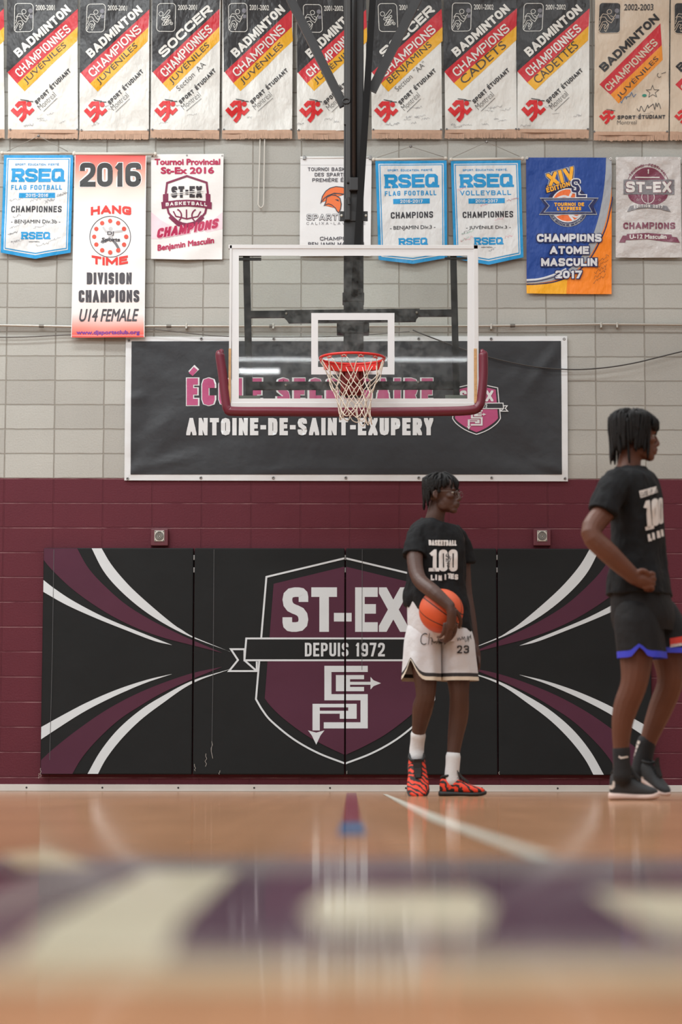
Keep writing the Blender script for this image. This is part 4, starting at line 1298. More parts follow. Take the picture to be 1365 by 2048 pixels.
# ---- blue and orange tournament banner
def express():
    z6 = lambda x, y: (1030 + x / 4.075, 290 + y / 4.075)
    A = Art(warp=lambda p: z6(*p))
    NB, OR, YE, GR, DB, WH, BK = cloth((22, 66, 146)), cloth((244, 134, 24)), cloth((246, 176, 40)), cloth((160, 164, 170)), cloth((28, 34, 84)), cloth((214, 216, 220)), cloth((60, 50, 46))
    A.poly([(92, 105), (790, 112), (790, 1217), (440, 1216), (97, 1212)], OR, 0)
    A.poly([(95, 1130), (330, 1120), (430, 1090), (420, 1216), (97, 1212)], cloth((242, 172, 26)), 1)
    c = lambda L: [p.xy for p in catmull([Vector((x, y, 0)) for x, y in L], 6)]
    e1 = c([(745, 105), (738, 250), (715, 440), (670, 640), (610, 800), (530, 930), (430, 1020), (300, 1075), (180, 1097), (97, 1102)])
    e2 = c([(800, 105), (792, 260), (780, 440), (735, 650), (668, 810), (580, 950), (460, 1050), (320, 1105), (190, 1125), (97, 1130)])
    e3 = c([(812, 300), (800, 400), (788, 480), (745, 665), (676, 822), (590, 960), (468, 1062), (326, 1116), (190, 1134), (97, 1138)])
    A.poly([(92, 105)] + list(e1), NB, 3)
    A.poly([(92, 105)] + list(e2)[:0] + [(790, 112)] + list(e2)[6:] , GR, 2)
    A.line(e3[8:], 10, DB, 2)
    A.line(c([(97, 1102), (200, 1093), (320, 1058), (420, 1010)]), 14, WH, 4)
    A.line(c([(97, 1118), (200, 1108), (330, 1074), (440, 1018)]), 7, DB, 4)
    for d, m, L in ((11, GR, 4), (5, DB, 5), (0, YE, 6)):
        A.block('XIV', (282 - d * .7, 345 + d), (218 + d * 1.6, -62), (-26 - d * .2, -105 - d * 1.7), m, L, t=.25 + d * .012, r=.1, gap=.12 - d * .008)
    # ball, ring and rim text
    A.disc((432, 500), 172, DB, 4, 40); A.ring((432, 505), 152, 26, GR, 5, 48, .1, PI - .1); A.disc((432, 495), 140, WH, 5, 36); A.disc((432, 495), 130, cloth((232, 112, 52)), 6, 36)
    A.line(c([(318, 450), (400, 420), (470, 440), (560, 420)]), 16, WH, 7); A.line(c([(470, 380), (430, 470), (440, 560), (480, 620)]), 18, WH, 7); A.line(c([(330, 580), (420, 560), (500, 590), (540, 570)]), 16, WH, 7)
    A.arctext('ÉCOLE SECONDAIRE SAINT-LAURENT', (432, 505), 160, PI - .35, .35, 17, DB, 8, inside=True)
    A.textbox('1917', 322, 432, 382, 452, DB, 8, .012); A.textbox('2017', 492, 438, 545, 456, DB, 8, .012)
    for d, m, L in ((7, GR, 8), (0, DB, 9)):
        rb = [(210 - d, 440 - d), (677 + d, 440 - d), (640, 500), (665 + d, 566 + d), (203 - d, 566 + d), (252, 500)]
        A.poly(rb, m, L)
    A.poly([(240, 452), (640, 452), (602, 500), (630, 552), (238, 552), (282, 500)], NB, 10)
    A.line([(240, 452), (640, 452), (602, 500), (630, 552), (238, 552), (282, 500)], 5, GR, 11, closed=True)
    A.blockbox('TOURNOI DE', 322, 474, 565, 503, YE, 12, t=.26, r=.4, gap=.14); A.blockbox("L'EXPRESS", 345, 509, 540, 537, YE, 12, t=.26, r=.4, gap=.14)
    for d, m, L in ((5, DB, 9), (0, YE, 10)):
        A.block('ÉDITION', (262 - d, 392 + d), (190 + 2 * d, -54), (-8, -38 - 2 * d), m, L, t=.24 + d * .03, r=.2, gap=.14 - d * .012)
    for d, m, L in ((9, WH, 12), (0, DB, 13)):
        A.blockbox('S', 462 - d, 285 - d, 530 + d, 392 + d, m, L, t=.17 + d * .012, r=.3, seg=4); A.blockbox('L', 500 - d, 330 - d, 580 + d, 430 + d, m, L, t=.17 + d * .012, r=.1)
    for s, x0, y0, x1, y1 in (('CHAMPIONS', 180, 730, 706, 795), ('ATOME', 286, 830, 604, 893), ('MASCULIN', 215, 927, 671, 991), ('2017', 331, 1027, 548, 1091)):
        for d, m, L in ((7, DB, 12), (0, WH, 13)):
            A.blockbox(s, x0 - d, y0 - d, x1 + d, y1 + d, m, L, t=.27 + d * .022, r=.55, gap=.10 - d * .008, seg=4)
    random.seed(9)
    for i in range(5): A.scribble(640 + i * 6, 1130 - i * 40, 110, 26, BK, 14, t=2.4, n=13, slant=-.7)
    o = A.build('wall_banner', -.02, wave=cloth_wave(71, .007, y0=310, y1=590), grid=9, lift=.0009)
    tag(o, 'blue and orange banner reading champions atome masculin 2017', 'banner')
    grommets(o, [z6(101, 107), z6(784, 112)], -.036, .010, mat('white_washer', (224, 224, 222), .4))
express()

# ---- shiny plastic maroon banner
def glossy():
    z6 = lambda x, y: (1030 + x / 4.075, 290 + y / 4.075)
    A = Art(warp=lambda p: z6(*p))
    WH = mat('shiny_white_plastic', (200, 196, 194), .22, bump=.02, bscale=9, spec=.6)
    MR, GY, W2 = (mat('shiny_maroon_plastic', (124, 62, 84), .25, bump=.02, bscale=9, spec=.6), mat('shiny_grey_plastic', (124, 122, 126), .25, bump=.02, bscale=9, spec=.6), mat('shiny_pale_print', (222, 220, 218), .25, bump=.02, bscale=9, spec=.6))
    A.poly([(825, 102), (1350, 102), (1362, 921), (822, 921)], WH, 0)
    A.ring((1085, 340), 170, 5, MR, 1, 40, PI, 2 * PI); A.arctext('TOURNOI FESTIVAL', (1085, 340), 158, PI + .5, 2 * PI - .5, 22, MR, 1)
    A.poly([(1085 + 150 * math.cos(a * PI / 16), 340 + 150 * math.sin(a * PI / 16)) for a in range(17, 32)], MR, 1)
    A.poly([(1085 + 165 * math.cos(a * PI / 16), 400 + 100 * math.sin(a * PI / 16)) for a in range(0, 17)], MR, 1)
    A.ring((1085, 430), 52, 5, W2, 2, 24); A.line([(1085, 380), (1085, 482)], 4, W2, 2)
    for sx in (1000, 1180): star(A, sx, 452, 12, W2)
    A.rect(885, 288, 1300, 408, GY, 3)
    for d, m, L in ((4, MR, 4), (0, W2, 5)): A.blockbox('ST-EX', 905 - d, 304 - d, 1275 + d, 392 + d, m, L, t=.25 + .01 * d, r=.2, gap=.12)
    A.line([(980, 268), (1180, 268)], 9, W2, 3); A.blockbox('1', 1078, 205, 1094, 240, W2, 3, t=.25)
    A.poly([(915, 548), (940, 500), (1085, 488), (1240, 500), (1272, 548), (1180, 528), (1085, 520), (990, 530)], GY, 3)
    A.block('ÉDITION 2017', (970, 521), (235, 0), (0, -24), W2, 4, t=.22, r=.3, gap=.3, arc=.25)
    A.blockbox('CHAMPIONS', 884, 635, 1307, 688, MR, 2, t=.24, r=.3, gap=.16)
    A.poly([(848, 800), (880, 742), (910, 742), (915, 728), (1085, 722), (1278, 735), (1280, 752), (1320, 758), (1345, 802), (1270, 796), (1085, 772), (905, 778), (900, 800)], MR, 2)
    A.textbox('U-12 Masculin', 938, 735, 1235, 768, W2, 3, 0, heavy=.06)
    def wv(px, py):
        u, v = (px - 1232) / 128, (py - 315) / 200
        d = .004
        for cx_ in (0, 1):
            a = math.atan2(v + .02, abs(u - cx_) + .02); r = math.hypot(u - cx_, v)
            d += .020 * math.exp(-r * 1.0) * (.5 + .5 * math.sin(a * 9)) * min(r * 4, 1)
        return d + .016 * abs(noise.noise(Vector((px * .03, py * .02, 8))))
    o = A.build('wall_banner', -.02, wave=wv, grid=6, lift=.0015)
    tag(o, 'shiny wrinkled plastic banner with faded maroon print at the right edge', 'banner')
    grommets(o, [z6(834, 110), z6(1347, 112)], -.034, .010, mat('white_washer', (224, 224, 222), .4))
glossy()

# ================================================================== BASKETBALL HOOP
YB = -1.63      # front face of the board
def hoop():
    alu, wht = mat('frame_aluminium', (206, 206, 206), .4, .15), mat('board_white_paint', (214, 216, 218), .5)
    steel, padm = mat('black_painted_steel', (46, 47, 49), .45, spec=.4, var=.15, vscale=5), mat('maroon_edge_padding', (104, 32, 50), .3, spec=.5)
    red = mat('rim_red_paint', (206, 40, 34), .35)
    c = at(707, 655, YB)
    T = thing('basketball_hoop', (c.x, YB + .2, RZ), 'ceiling-hung basketball hoop with glass backboard, red rim, white net and maroon edge padding', 'basketball hoop')
    def wbox(bm, x0, y0, x1, y1, Y0, Y1, bevel=.002):
        Ym = min(Y0, Y1)
        a, b = at(x0, y1, Ym), at(x1, y0, Ym)
        add_box(bm, (a.x, Ym, a.z), (b.x, max(Y0, Y1), b.z), bevel=bevel)
    # frame
    bm = bmesh.new()
    for r in ((457.5, 490, 956.5, 497), (457.5, 806, 957, 815), (457.5, 490, 464.5, 815), (949.5, 490, 957, 815)):
        wbox(bm, *r, YB - .006, YB + .04)
    obj('board_frame', bm, alu, T)
    # glass with painted lines
    A = Art()
    for r in ((464, 496.5, 950.5, 511.5), (464, 797, 950.5, 812), (464, 511.5, 478, 797), (935.5, 511.5, 950.5, 797)): A.rect(*r, wht, 0)
    for r in ((623, 626, 789.5, 640), (623, 734, 789.5, 749), (623, 640, 636.5, 734), (776, 640, 789.5, 734)): A.rect(*r, wht, 0)
    lines = A.build('board_lines', YB - .0012)
    G = bpy.data.materials.new('tempered_glass'); G.use_nodes = True
    nt = G.node_tree; L = nt.links.new; nt.nodes.remove(nt.nodes['Principled BSDF'])
    tr = nd(nt, 'ShaderNodeBsdfTransparent'); tr.inputs[0].default_value = (.925, .955, .94, 1)
    gl = nd(nt, 'ShaderNodeBsdfGlossy'); gl.inputs['Roughness'].default_value = .02
    df = nd(nt, 'ShaderNodeBsdfDiffuse'); df.inputs[0].default_value = lin((190, 196, 196))
    tc = nd(nt, 'ShaderNodeTexCoord')
    n1 = nd(nt, 'ShaderNodeTexNoise'); n1.inputs['Scale'].default_value = 11; n1.inputs['Detail'].default_value = 6; n1.inputs['Roughness'].default_value = .65
    L(tc.outputs['Object'], n1.inputs[0])
    mr = nd(nt, 'ShaderNodeMapRange'); mr.inputs[1].default_value = .38; mr.inputs[2].default_value = .72; mr.inputs[3].default_value = .0; mr.inputs[4].default_value = .24
    L(n1.outputs['Fac'], mr.inputs[0])
    # ball smudges gather round the middle of the board
    sp = nd(nt, 'ShaderNodeVectorMath', operation='DISTANCE'); ce = at(707, 720, YB); sp.inputs[1].default_value = ce
    mp = nd(nt, 'ShaderNodeMapping'); mp.vector_type = 'POINT'
    L(tc.outputs['Object'], sp.inputs[0])
    m2 = nd(nt, 'ShaderNodeMapRange'); m2.inputs[1].default_value = .25; m2.inputs[2].default_value = .95; m2.inputs[3].default_value = 1.0; m2.inputs[4].default_value = .2
    L(sp.outputs['Value'], m2.inputs[0])
    mu = nd(nt, 'ShaderNodeMath', operation='MULTIPLY'); L(mr.outputs[0], mu.inputs[0]); L(m2.outputs[0], mu.inputs[1])
    s1 = nd(nt, 'ShaderNodeMixShader'); L(mu.outputs[0], s1.inputs[0]); L(tr.outputs[0], s1.inputs[1]); L(df.outputs[0], s1.inputs[2])
    fr = nd(nt, 'ShaderNodeFresnel'); fr.inputs[0].default_value = 1.45
    s2 = nd(nt, 'ShaderNodeMixShader'); L(fr.outputs[0], s2.inputs[0]); L(s1.outputs[0], s2.inputs[1]); L(gl.outputs[0], s2.inputs[2])
    L(s2.outputs[0], nt.nodes['Material Output'].inputs[0])
    bm = bmesh.new(); a, b = at(463, 813, YB), at(951, 496, YB)
    vs = [bm.verts.new(p) for p in ((a.x, YB, a.z), (b.x, YB, a.z), (b.x, YB, b.z), (a.x, YB, b.z))]; bm.faces.new(vs)
    mats = [G, wht]
    bx = bmesh.new(); bx.from_mesh(lines.data)
    for f in bx.faces: f.material_index = 1
    merge(bm, bx); bx.free(); bpy.data.objects.remove(lines)
    obj('glass_backboard', bm, mats, T, recalc=False)
    # maroon edge padding: rounded section swept along the bottom and up both sides
    def sweep(pts, hx, hy):
        rings = []
        return rings
    path = [(443, 703), (440.5, 712), (446, 752), (452, 800), (456, 818), (470, 822.5), (560, 823), (707, 824), (860, 823), (940, 820.5), (958, 812), (963, 795), (967, 750), (967, 712), (965, 703)]
    P = catmull([at(x, y, YB + .012) for x, y in path], 5)
    bm = bmesh.new()
    rr = []
    n = len(P)
    for i in range(n):
        e = min(i, n - 1 - i)
        rr.append(.036 * min(1.0, .55 + .12 * e))
    add_tube(bm, P, rr, 14, rounded=True)
    for v in bm.verts: v.co.y = (YB + .012) + (v.co.y - YB - .012) * 1.25
    pd = obj('edge_padding', bm, padm, T, smooth=True)
    # old glue strips where the padding has come away
    for x in (460, 952):
        bm = bmesh.new(); wbox(bm, x - 3, 697, x + 2.5, 806, YB - .009, YB - .005, .001)
        obj('glue_strip', bm, mat('old_glue', (190, 150, 104), .85, bump=.004, bscale=60, var=.15, vscale=25), T)
    # steel support frame behind the glass
    Y1, Y2 = YB + .03, YB + .075
    bm = bmesh.new()
    def bar(x0, y0, x1, y1, w, Ya=Y1, Yb=Y2):
        a, b = at(x0, y0, Ya), at(x1, y1, Ya)
        d = (b - a).normalized(); s = Vector((-d.z, 0, d.x)) * (w / 272.0 / 2)
        R1 = [a + s, a - s, b - s, b + s]
        vs = [bm.verts.new(p) for p in R1] + [bm.verts.new(p + Vector((0, Yb - Ya, 0))) for p in R1]
        for q in ((0, 1, 2, 3), (7, 6, 5, 4), (0, 4, 5, 1), (1, 5, 6, 2), (2, 6, 7, 3), (3, 7, 4, 0)): bm.faces.new([vs[i] for i in q])
    bar(493, 512, 499, 797, 14); bar(907.5, 512, 914, 797, 13)
    bar(500, 628, 905, 625, 13.5); bar(503, 771, 908, 770, 16)
    obj('support_frame', bm, steel, T)
    bm = bmesh.new()
    A_ = [(570, 620), (840, 617), (840, 630), (834, 637), (832, 643), (578, 646), (574, 640), (568, 634)]
    V1 = [at(x, y, Y1 - .004) for x, y in A_]
    f1 = [bm.verts.new(p) for p in V1]; f2 = [bm.verts.new(p + Vector((0, .03, 0))) for p in V1]
    bm.faces.new(f1); bm.faces.new(f2[::-1])
    for i in range(len(f1)): bm.faces.new((f1[i], f2[i], f2[(i + 1) % len(f1)], f1[(i + 1) % len(f1)]))
    obj('mounting_plate', bm, steel, T)
    for x, y in ((573, 627), (834, 625), (572, 770), (837, 764)):
        p = at(x, y, Y1 - .008); bm = bmesh.new(); add_ellipsoid(bm, p, (.011, .006, .011), seg=10); obj('bolt', bm, mat('bolt_zinc', (170, 168, 160), .4, .5), T, smooth=True)
    for x0, x1, y0, y1 in ((478, 523, 512, 521), (890, 935, 511, 519)):
        bm = bmesh.new(); wbox(bm, x0, y0 + 3, x1, y1, Y1 - .01, Y1); wbox(bm, x0, y0 - 1, x1, y0 + 1, Y1 - .01, Y1); obj('corner_bracket', bm, steel, T)
    for x0, x1, y0, y1 in ((478, 521, 791, 797), (891, 935, 790, 797)):
        bm = bmesh.new(); wbox(bm, x0, y0, x1, y1, Y1 - .01, Y1); obj('corner_bracket', bm, mat('bracket_grey', (150, 158, 152), .5), T)
    # mast up to the ceiling
    def post(bm, pts, w, d, Yc):
        """vertical square post: pixel centre line, width in px, depth in m"""
        pass
    YM = YB + .10
    bm = bmesh.new()
    a = at(707.5, 790, YM); hw = 20.3 / 271.0
    add_box(bm, (a.x - hw, YM, a.z), (a.x + hw, YM + .15, RZ - .02), bevel=.006)
    obj('mast', bm, steel, T)
    zz = lambda y, Y=YM: at(707, y, Y).z
    xx = lambda x, Y=YM: at(x, 400, Y).x
    bm = bmesh.new(); add_box(bm, (xx(692), YM - .025, zz(440)), (xx(701.5), YM + .001, RZ - .05), bevel=.003); add_box(bm, (xx(688), YM - .02, zz(250)), (xx(692), YM + .001, RZ - .05)); obj('slide_rail', bm, mat('worn_steel', (66, 66, 66), .35, .4), T)
    bm = bmesh.new(); add_tube(bm, [Vector((xx(708.5), YM - .03, zz(362))), Vector((xx(708.5), YM - .03, RZ - .1))], .021, 14); obj('height_actuator', bm, mat('actuator_black', (26, 26, 28), .3), T, smooth=True)
    bm = bmesh.new(); add_box(bm, (xx(699), YM - .055, zz(384)), (xx(717), YM, zz(358)), bevel=.006); add_tube(bm, [Vector((xx(694), YM - .035, zz(367))), Vector((xx(722), YM - .035, zz(367)))], .008, 8); obj('clevis', bm, steel, T)
    bm = bmesh.new(); add_box(bm, (xx(690), YM - .05, zz(443)), (xx(701), YM, zz(400)), bevel=.006); add_tube(bm, [Vector((xx(697), YM - .05, zz(398))), Vector((xx(699), YM - .05, zz(412)))], .012, 8); obj('latch', bm, steel, T)
    bm = bmesh.new(); add_box(bm, (xx(680), YM - .012, zz(443)), (xx(736), YM - .002, zz(423)), bevel=.003)
    for x in (684, 732): add_ellipsoid(bm, (xx(x), YM - .014, zz(432)), (.011, .006, .011), seg=10, mi=1)
    obj('clamp_bracket', bm, [steel, mat('bolt_zinc', (170, 168, 160), .4, .5)], T)
    bm = bmesh.new(); add_box(bm, (xx(685.8), YM - .006, zz(603)), (xx(729), YM + .15, zz(585)), bevel=.004); obj('collar', bm, steel, T)
    bm = bmesh.new(); add_box(bm, (xx(674.5), YM - .02, zz(667)), (xx(739), YM + .1, zz(646)), bevel=.006); obj('mounting_plate', bm, steel, T)
    # chain link hanging at the brace foot
    bm = bmesh.new(); pts = []
    for k in range(16):
        an = 2 * PI * k / 16; pts.append(at(693 + 7 * math.cos(an), 202 + 5 * math.sin(an), YM - .03))
    add_tube(bm, pts, .006, 6, closed=True); obj('safety_link', bm, steel, T, smooth=True)
    # braces
    def beam(name, p0, p1, w, Y0, Yt, d=.05):
        a, b = at(*p0, Y0), at(*p1, Yt)
        dv = (b - a).normalized(); k = (RZ - .03 - a.z) / dv.z; b = a + dv * k
        s = dv.cross(Vector((0, 1, 0))).normalized() * (w / 2); t = dv.cross(s).normalized() * (d / 2)
        bm = bmesh.new()
        add_rings(bm, [[a + s + t, a - s + t, a - s - t, a + s - t], [b + s + t, b - s + t, b - s - t, b + s - t]])
        obj(name, bm, steel, T)
    beam('brace', (688, 212), (582, 0), .065, YM + .03, YM + .03)
    beam('brace', (744, 182), (834, 0), .070, YM + .03, YM + .03)
    steel = mat('shaded_black_steel', (20, 20, 21), .7, spec=.2)  # shade on the diagonal brace is put into a blacker steel colour
    beam('diagonal_brace', (709, 590), (746, 0), .05, YM - .028, YM - .028, .045)
    # rim
    rc = at(705, 722, YB - .40); rc = Vector((rc.x, YB - .40, 0))
    R = .2345
    # ring height from its front edge
    zf = at(705, 704.5, YB - .40 - R).z - .004
    rc.z = zf
    bm = bmesh.new(); n = 56
    add_tube(bm, [rc + Vector((R * math.cos(2 * PI * k / n), R * math.sin(2 * PI * k / n), 0)) for k in range(n)], .0095, 10, closed=True)
    nh = 12
    hooks = []
    for k in range(nh):
        an = 2 * PI * (k + .5) / nh
        p = rc + Vector((R * math.cos(an), R * math.sin(an), -.012)); hooks.append((an, p))
        t = Vector((-math.sin(an), math.cos(an), 0))
        add_tube(bm, [p - t * .022 + Vector((0, 0, .008)), p - t * .016 - Vector((0, 0, .012)), p + t * .016 - Vector((0, 0, .012)), p + t * .022 + Vector((0, 0, .008))], .004, 6)
    rim = obj('rim', bm, red, T, smooth=True)
    # red flange and breakaway housing between ring and board
    bm = bmesh.new()
    seg = 18
    top = []; 
    rings = []
    for k in range(seg + 1):
        an = math.radians(38 + (142 - 38) * k / seg)
        for_r = [(R - .004, -.004), (R + .03, -.004), (R + .03, -.055), (R - .004, -.055)]
        rings.append([rc + Vector((q * math.cos(an), q * math.sin(an), z)) for q, z in for_r])
    add_rings(bm, rings)
    add_box(bm, (rc.x - .13, rc.y + R - .01, rc.z - .02), (rc.x + .13, YB - .005, rc.z - .004), bevel=.004)
    obj('rim_flange', bm, red, rim)
    bm = bmesh.new()
    dk = mat('housing_dark_red', (120, 28, 30), .5)
    add_box(bm, (rc.x - .075, YB - .10, rc.z - .19), (rc.x + .075, YB - .003, rc.z - .02), bevel=.01)
    add_box(bm, (rc.x - .05, rc.y + R + .01, rc.z - .13), (rc.x + .05, YB - .05, rc.z - .03), bevel=.01)
    add_box(bm, (rc.x - .085, YB - .012, rc.z - .21), (rc.x + .085, YB - .002, rc.z + .03), bevel=.004)
    obj('breakaway_housing', bm, dk, rim)
    # net: twelve loops of knotted cord; every level narrows
    lv = [(0.0, R, 0), (-.115, .185, 1), (-.175, .158, 0), (-.235, .138, 1), (-.295, .124, 0), (-.35, .117, 1), (-.405, .118, 0), (-.435, .118, 1)]
    rnd = random.Random(3)
    node = {}
    for li, (dz, r, ph) in enumerate(lv):
        for k in range(nh):
            an = 2 * PI * (k + .5 + (.5 if ph else 0)) / nh
            sway = -dz * .05
            jit = 0 if li == 0 else .010
            node[li, k] = rc + Vector((r * math.cos(an) * (1 - .05 * math.sin(dz * 9)) + sway + rnd.uniform(-jit, jit), r * math.sin(an) + rnd.uniform(-jit, jit), dz - .016 + rnd.uniform(-jit, jit) * .8 - (.03 * (li / 7.0) ** 2 * (1 if math.cos(an) > .1 else -.3))))
    bm = bmesh.new()
    def cord(a, b, sag=.006):
        mid = (a + b) / 2; out = Vector((mid.x - rc.x, mid.y - rc.y, 0))
        mid = mid + Vector((rnd.uniform(-.004, .004), rnd.uniform(-.004, .004), -sag))
        add_tube(bm, catmull([a, mid, b], 3), .0036, 5, caps=True)
    for li in range(len(lv) - 1):
        ph = lv[li][2]
        for k in range(nh):
            k2 = (k + 1) % nh if ph else k
            k1 = k if ph else (k - 1) % nh
            if li == 0:
                # two strands drop from each hook
                an, p = hooks[k]; t = Vector((-math.sin(an), math.cos(an), 0)) * .015
                lo = Vector((0, 0, -.008))
                cord(p + t + lo, node[1, k], -.002); cord(p - t + lo, node[1, (k - 1) % nh], -.002)
                add_tube(bm, [p + t + lo, p + Vector((0, 0, .004)), p - t + lo], .0036, 5)
            else:
                cord(node[li, k], node[li + 1, k1 if not ph else k]); cord(node[li, k], node[li + 1, k if not ph else k2])
            if li > 0: add_ellipsoid(bm, node[li, k], (.006, .006, .006), seg=6)
    obj('net', bm, mat('net_cord', (216, 206, 192), .85), T, smooth=True)
hoop()

# ================================================================== PEOPLE
def skin(name, rgb, rough=.5):
    M = mat(name, rgb, rough, bump=.0012, bscale=90, spec=.45, var=.10, vscale=9)
    return M
COTTON = mat('black_cotton', (26, 27, 29), .85, bump=.012, bscale=9, spec=.2, var=.08, vscale=7)
MESHW = mat('white_jersey', (202, 203, 206), .7, bump=.012, bscale=10, spec=.3)
INKW = mat('white_shirt_print', (222, 220, 218), .75)
INKB = mat('black_shorts_print', (40, 38, 40), .7)
HAIRM = mat('black_hair', (14, 13, 14), .6, bump=.004, bscale=160, spec=.25)
EYEW = mat('eye_white', (150, 138, 128), .35)
EYED = mat('eye_iris', (28, 18, 14), .2)

class Frame:
    """local head / shoe axes: f forward, s to the figure's left, u up"""
    def __init__(s, o, f, u=(0, 0, 1)):
        s.o = Vector(o); s.f = Vector(f).normalized()
        u = Vector(u)
        s.s = u.cross(s.f).normalized(); s.u = s.f.cross(s.s).normalized()
        s.R = Matrix((s.f, s.s, s.u)).transposed()
    def p(s, x, y, z): return s.o + s.f * x + s.s * y + s.u * z
    def ell(s, bm, c, r, seg=14, mi=0): add_ellipsoid(bm, s.p(*c), r, s.R, seg, mi)
    def tube(s, bm, pts, r, n=8, **k): add_tube(bm, [s.p(*q) for q in pts], r, n, **k)

def add_head(bm, h, k=1.0):
    K = lambda *v: tuple(q * k for q in v)
    E = lambda c, r: h.ell(bm, K(*c), K(*r), 20)
    E((-.014, 0, .036), (.099, .075, .086))        # cranium
    E((.030, 0, .020), (.062, .066, .075))         # forehead
    E((.038, 0, -.040), (.055, .056, .072))        # mid face
    E((.015, 0, -.062), (.052, .053, .045))        # jaw
    E((.070, 0, -.098), (.026, .030, .020))        # chin
    E((.055, 0, -.082), (.036, .040, .026))
    for y in (-1, 1):
        E((.082, .028 * y, .023), (.014, .024, .009))     # brow
        E((.066, .043 * y, -.018), (.026, .020, .017))    # cheekbone
        E((.024, .036 * y, -.056), (.040, .016, .044))    # jaw corner
        h.tube(bm, [K(-.012, .074 * y, .012), K(-.022, .082 * y, .004), K(-.020, .084 * y, -.016), K(-.008, .077 * y, -.030)], [.010 * k] * 4, 8, rounded=True)  # ear
        E((-.010, .076 * y, -.008), (.014, .006, .022))
        E((.102, .010 * y, -.036), (.010, .009, .008))    # nostrils
    h.tube(bm, [K(.086, 0, .022), K(.098, 0, .002), K(.108, 0, -.022), K(.111, 0, -.031)], [.008 * k, .009 * k, .011 * k, .012 * k], 10, rounded=True)
    E((.092, 0, -.046), (.014, .022, .016))
    E((.098, 0, -.060), (.014, .024, .009)); E((.094, 0, -.076), (.014, .022, .009))
    E((.082, 0, -.068), (.024, .030, .022))
def add_eyes(h, parent, k=1.0):
    for y in (-1, 1):
        bm = bmesh.new()
        h.ell(bm, (.077 * k, .031 * y * k, .002 * k), (.013 * k, .014 * k, .0078 * k), 16, 0)
        h.ell(bm, (.0868 * k, .032 * y * k, .002 * k), (.0044 * k, .0066 * k, .0064 * k), 12, 1)
        obj('eye', bm, [EYEW, EYED], parent, smooth=True)
        bm = bmesh.new()
        h.tube(bm, [(.094 * k, .014 * y * k, .024 * k), (.094 * k, .032 * y * k, .029 * k), (.078 * k, .049 * y * k, .024 * k)], [.003 * k, .0038 * k, .002 * k], 6)
        obj('eyebrow', bm, HAIRM, parent, smooth=True)
def dreads(h, parent, seed, n=120, length=(.09, .15), front_len=.07, k=1.0, face=50, radius=.0062, ear_len=None, thin=0.0):
    rnd = random.Random(seed)
    bm = bmesh.new()
    # close-cropped base under the locks
    h.ell(bm, (-.020 * k, 0, .046 * k), (.099 * k, .080 * k, .086 * k), 20)
    for v in bm.verts:
        q = h.R.transposed() @ (v.co - h.o)
        if q.x > .030 * k and q.z < .085 * k: v.co -= h.f * (q.x - .030 * k) * .95
    C, R = Vector((-.016 * k, 0, .040 * k)), Vector((.100 * k, .079 * k, .088 * k))
    for i in range(n):
        az = rnd.uniform(-PI, PI)                       # 0 = forward
        el = math.asin(rnd.uniform(.05, 1.0) ** .8)
        front = abs(math.degrees(az)) < face
        if front and rnd.random() < thin: continue
        if front and el < .75: el = rnd.uniform(.75, 1.3)
        if face <= abs(math.degrees(az)) < face + 14: el = max(el, .5)
        L = front_len * rnd.uniform(.75, 1.15) if front else rnd.uniform(*length)
        side = 55 < abs(math.degrees(az)) < 100
        if side and ear_len: L = ear_len * rnd.uniform(.8, 1.1)
        L *= k * (1.0 + .35 * math.sin(el))
        d = Vector((math.cos(az) * math.cos(el), math.sin(az) * math.cos(el), math.sin(el)))
        p = C + Vector((d.x * R.x, d.y * R.y, d.z * R.z))
        v = d.copy()
        pts, N = [p.copy()], 8
        step = L / N
        tilt = Vector((rnd.uniform(-.25, .25), rnd.uniform(-.25, .25), 0))
        for j in range(N):
            out = Vector((p.x - C.x, p.y - C.y, (p.z - C.z))).normalized()
            tang = Vector((math.cos(az), math.sin(az), 0))
            top = out.z > .35
            v = (v * (.35 if top else .15) + Vector((0, 0, -1)) * (.35 + .10 * j if top else 1.2) + tang * (.6 if top else 0.0) + tilt * .4).normalized()
            p = p + v * step
            q = Vector(((p.x - C.x) / R.x, (p.y - C.y) / R.y, (p.z - C.z) / R.z))
            lim = 1.07
            hr, hm = math.hypot(q.x, q.y), (1.22 if front else 1.10)
            if hr > hm:
                p.x, p.y = C.x + (p.x - C.x) * hm / hr, C.y + (p.y - C.y) * hm / hr
                q = Vector(((p.x - C.x) / R.x, (p.y - C.y) / R.y, (p.z - C.z) / R.z))
            if p.z < C.z: # below the widest part: keep off the neck / face
                rr = math.hypot(q.x, q.y)
                if rr > 1.12:
                    p.x, p.y = C.x + (p.x - C.x) * 1.12 / rr, C.y + (p.y - C.y) * 1.12 / rr
                if rr > 1.0 + .1 * max(0, 1 + q.z) and not front:
                    f_ = (1.0 + .1 * max(0, 1 + q.z)) / rr
                    p.x, p.y = C.x + (p.x - C.x) * f_, C.y + (p.y - C.y) * f_
                if rr < .88:
                    p.x, p.y = C.x + (p.x - C.x) * .88 / max(rr, .05), C.y + (p.y - C.y) * .92 / max(rr, .05)
            elif q.length < lim:
                p = C + Vector((q.x * R.x, q.y * R.y, q.z * R.z)) * (lim / q.length)
            pts.append(p.copy())
        r0 = radius * k * rnd.uniform(.8, 1.2)
        add_tube(bm, [h.p(*q) for q in pts], [r0 * .9] + [r0 * rnd.uniform(.9, 1.12) for _ in range(N - 1)] + [r0 * .45], 6)
    return obj('hair', bm, HAIRM, parent, smooth=True)

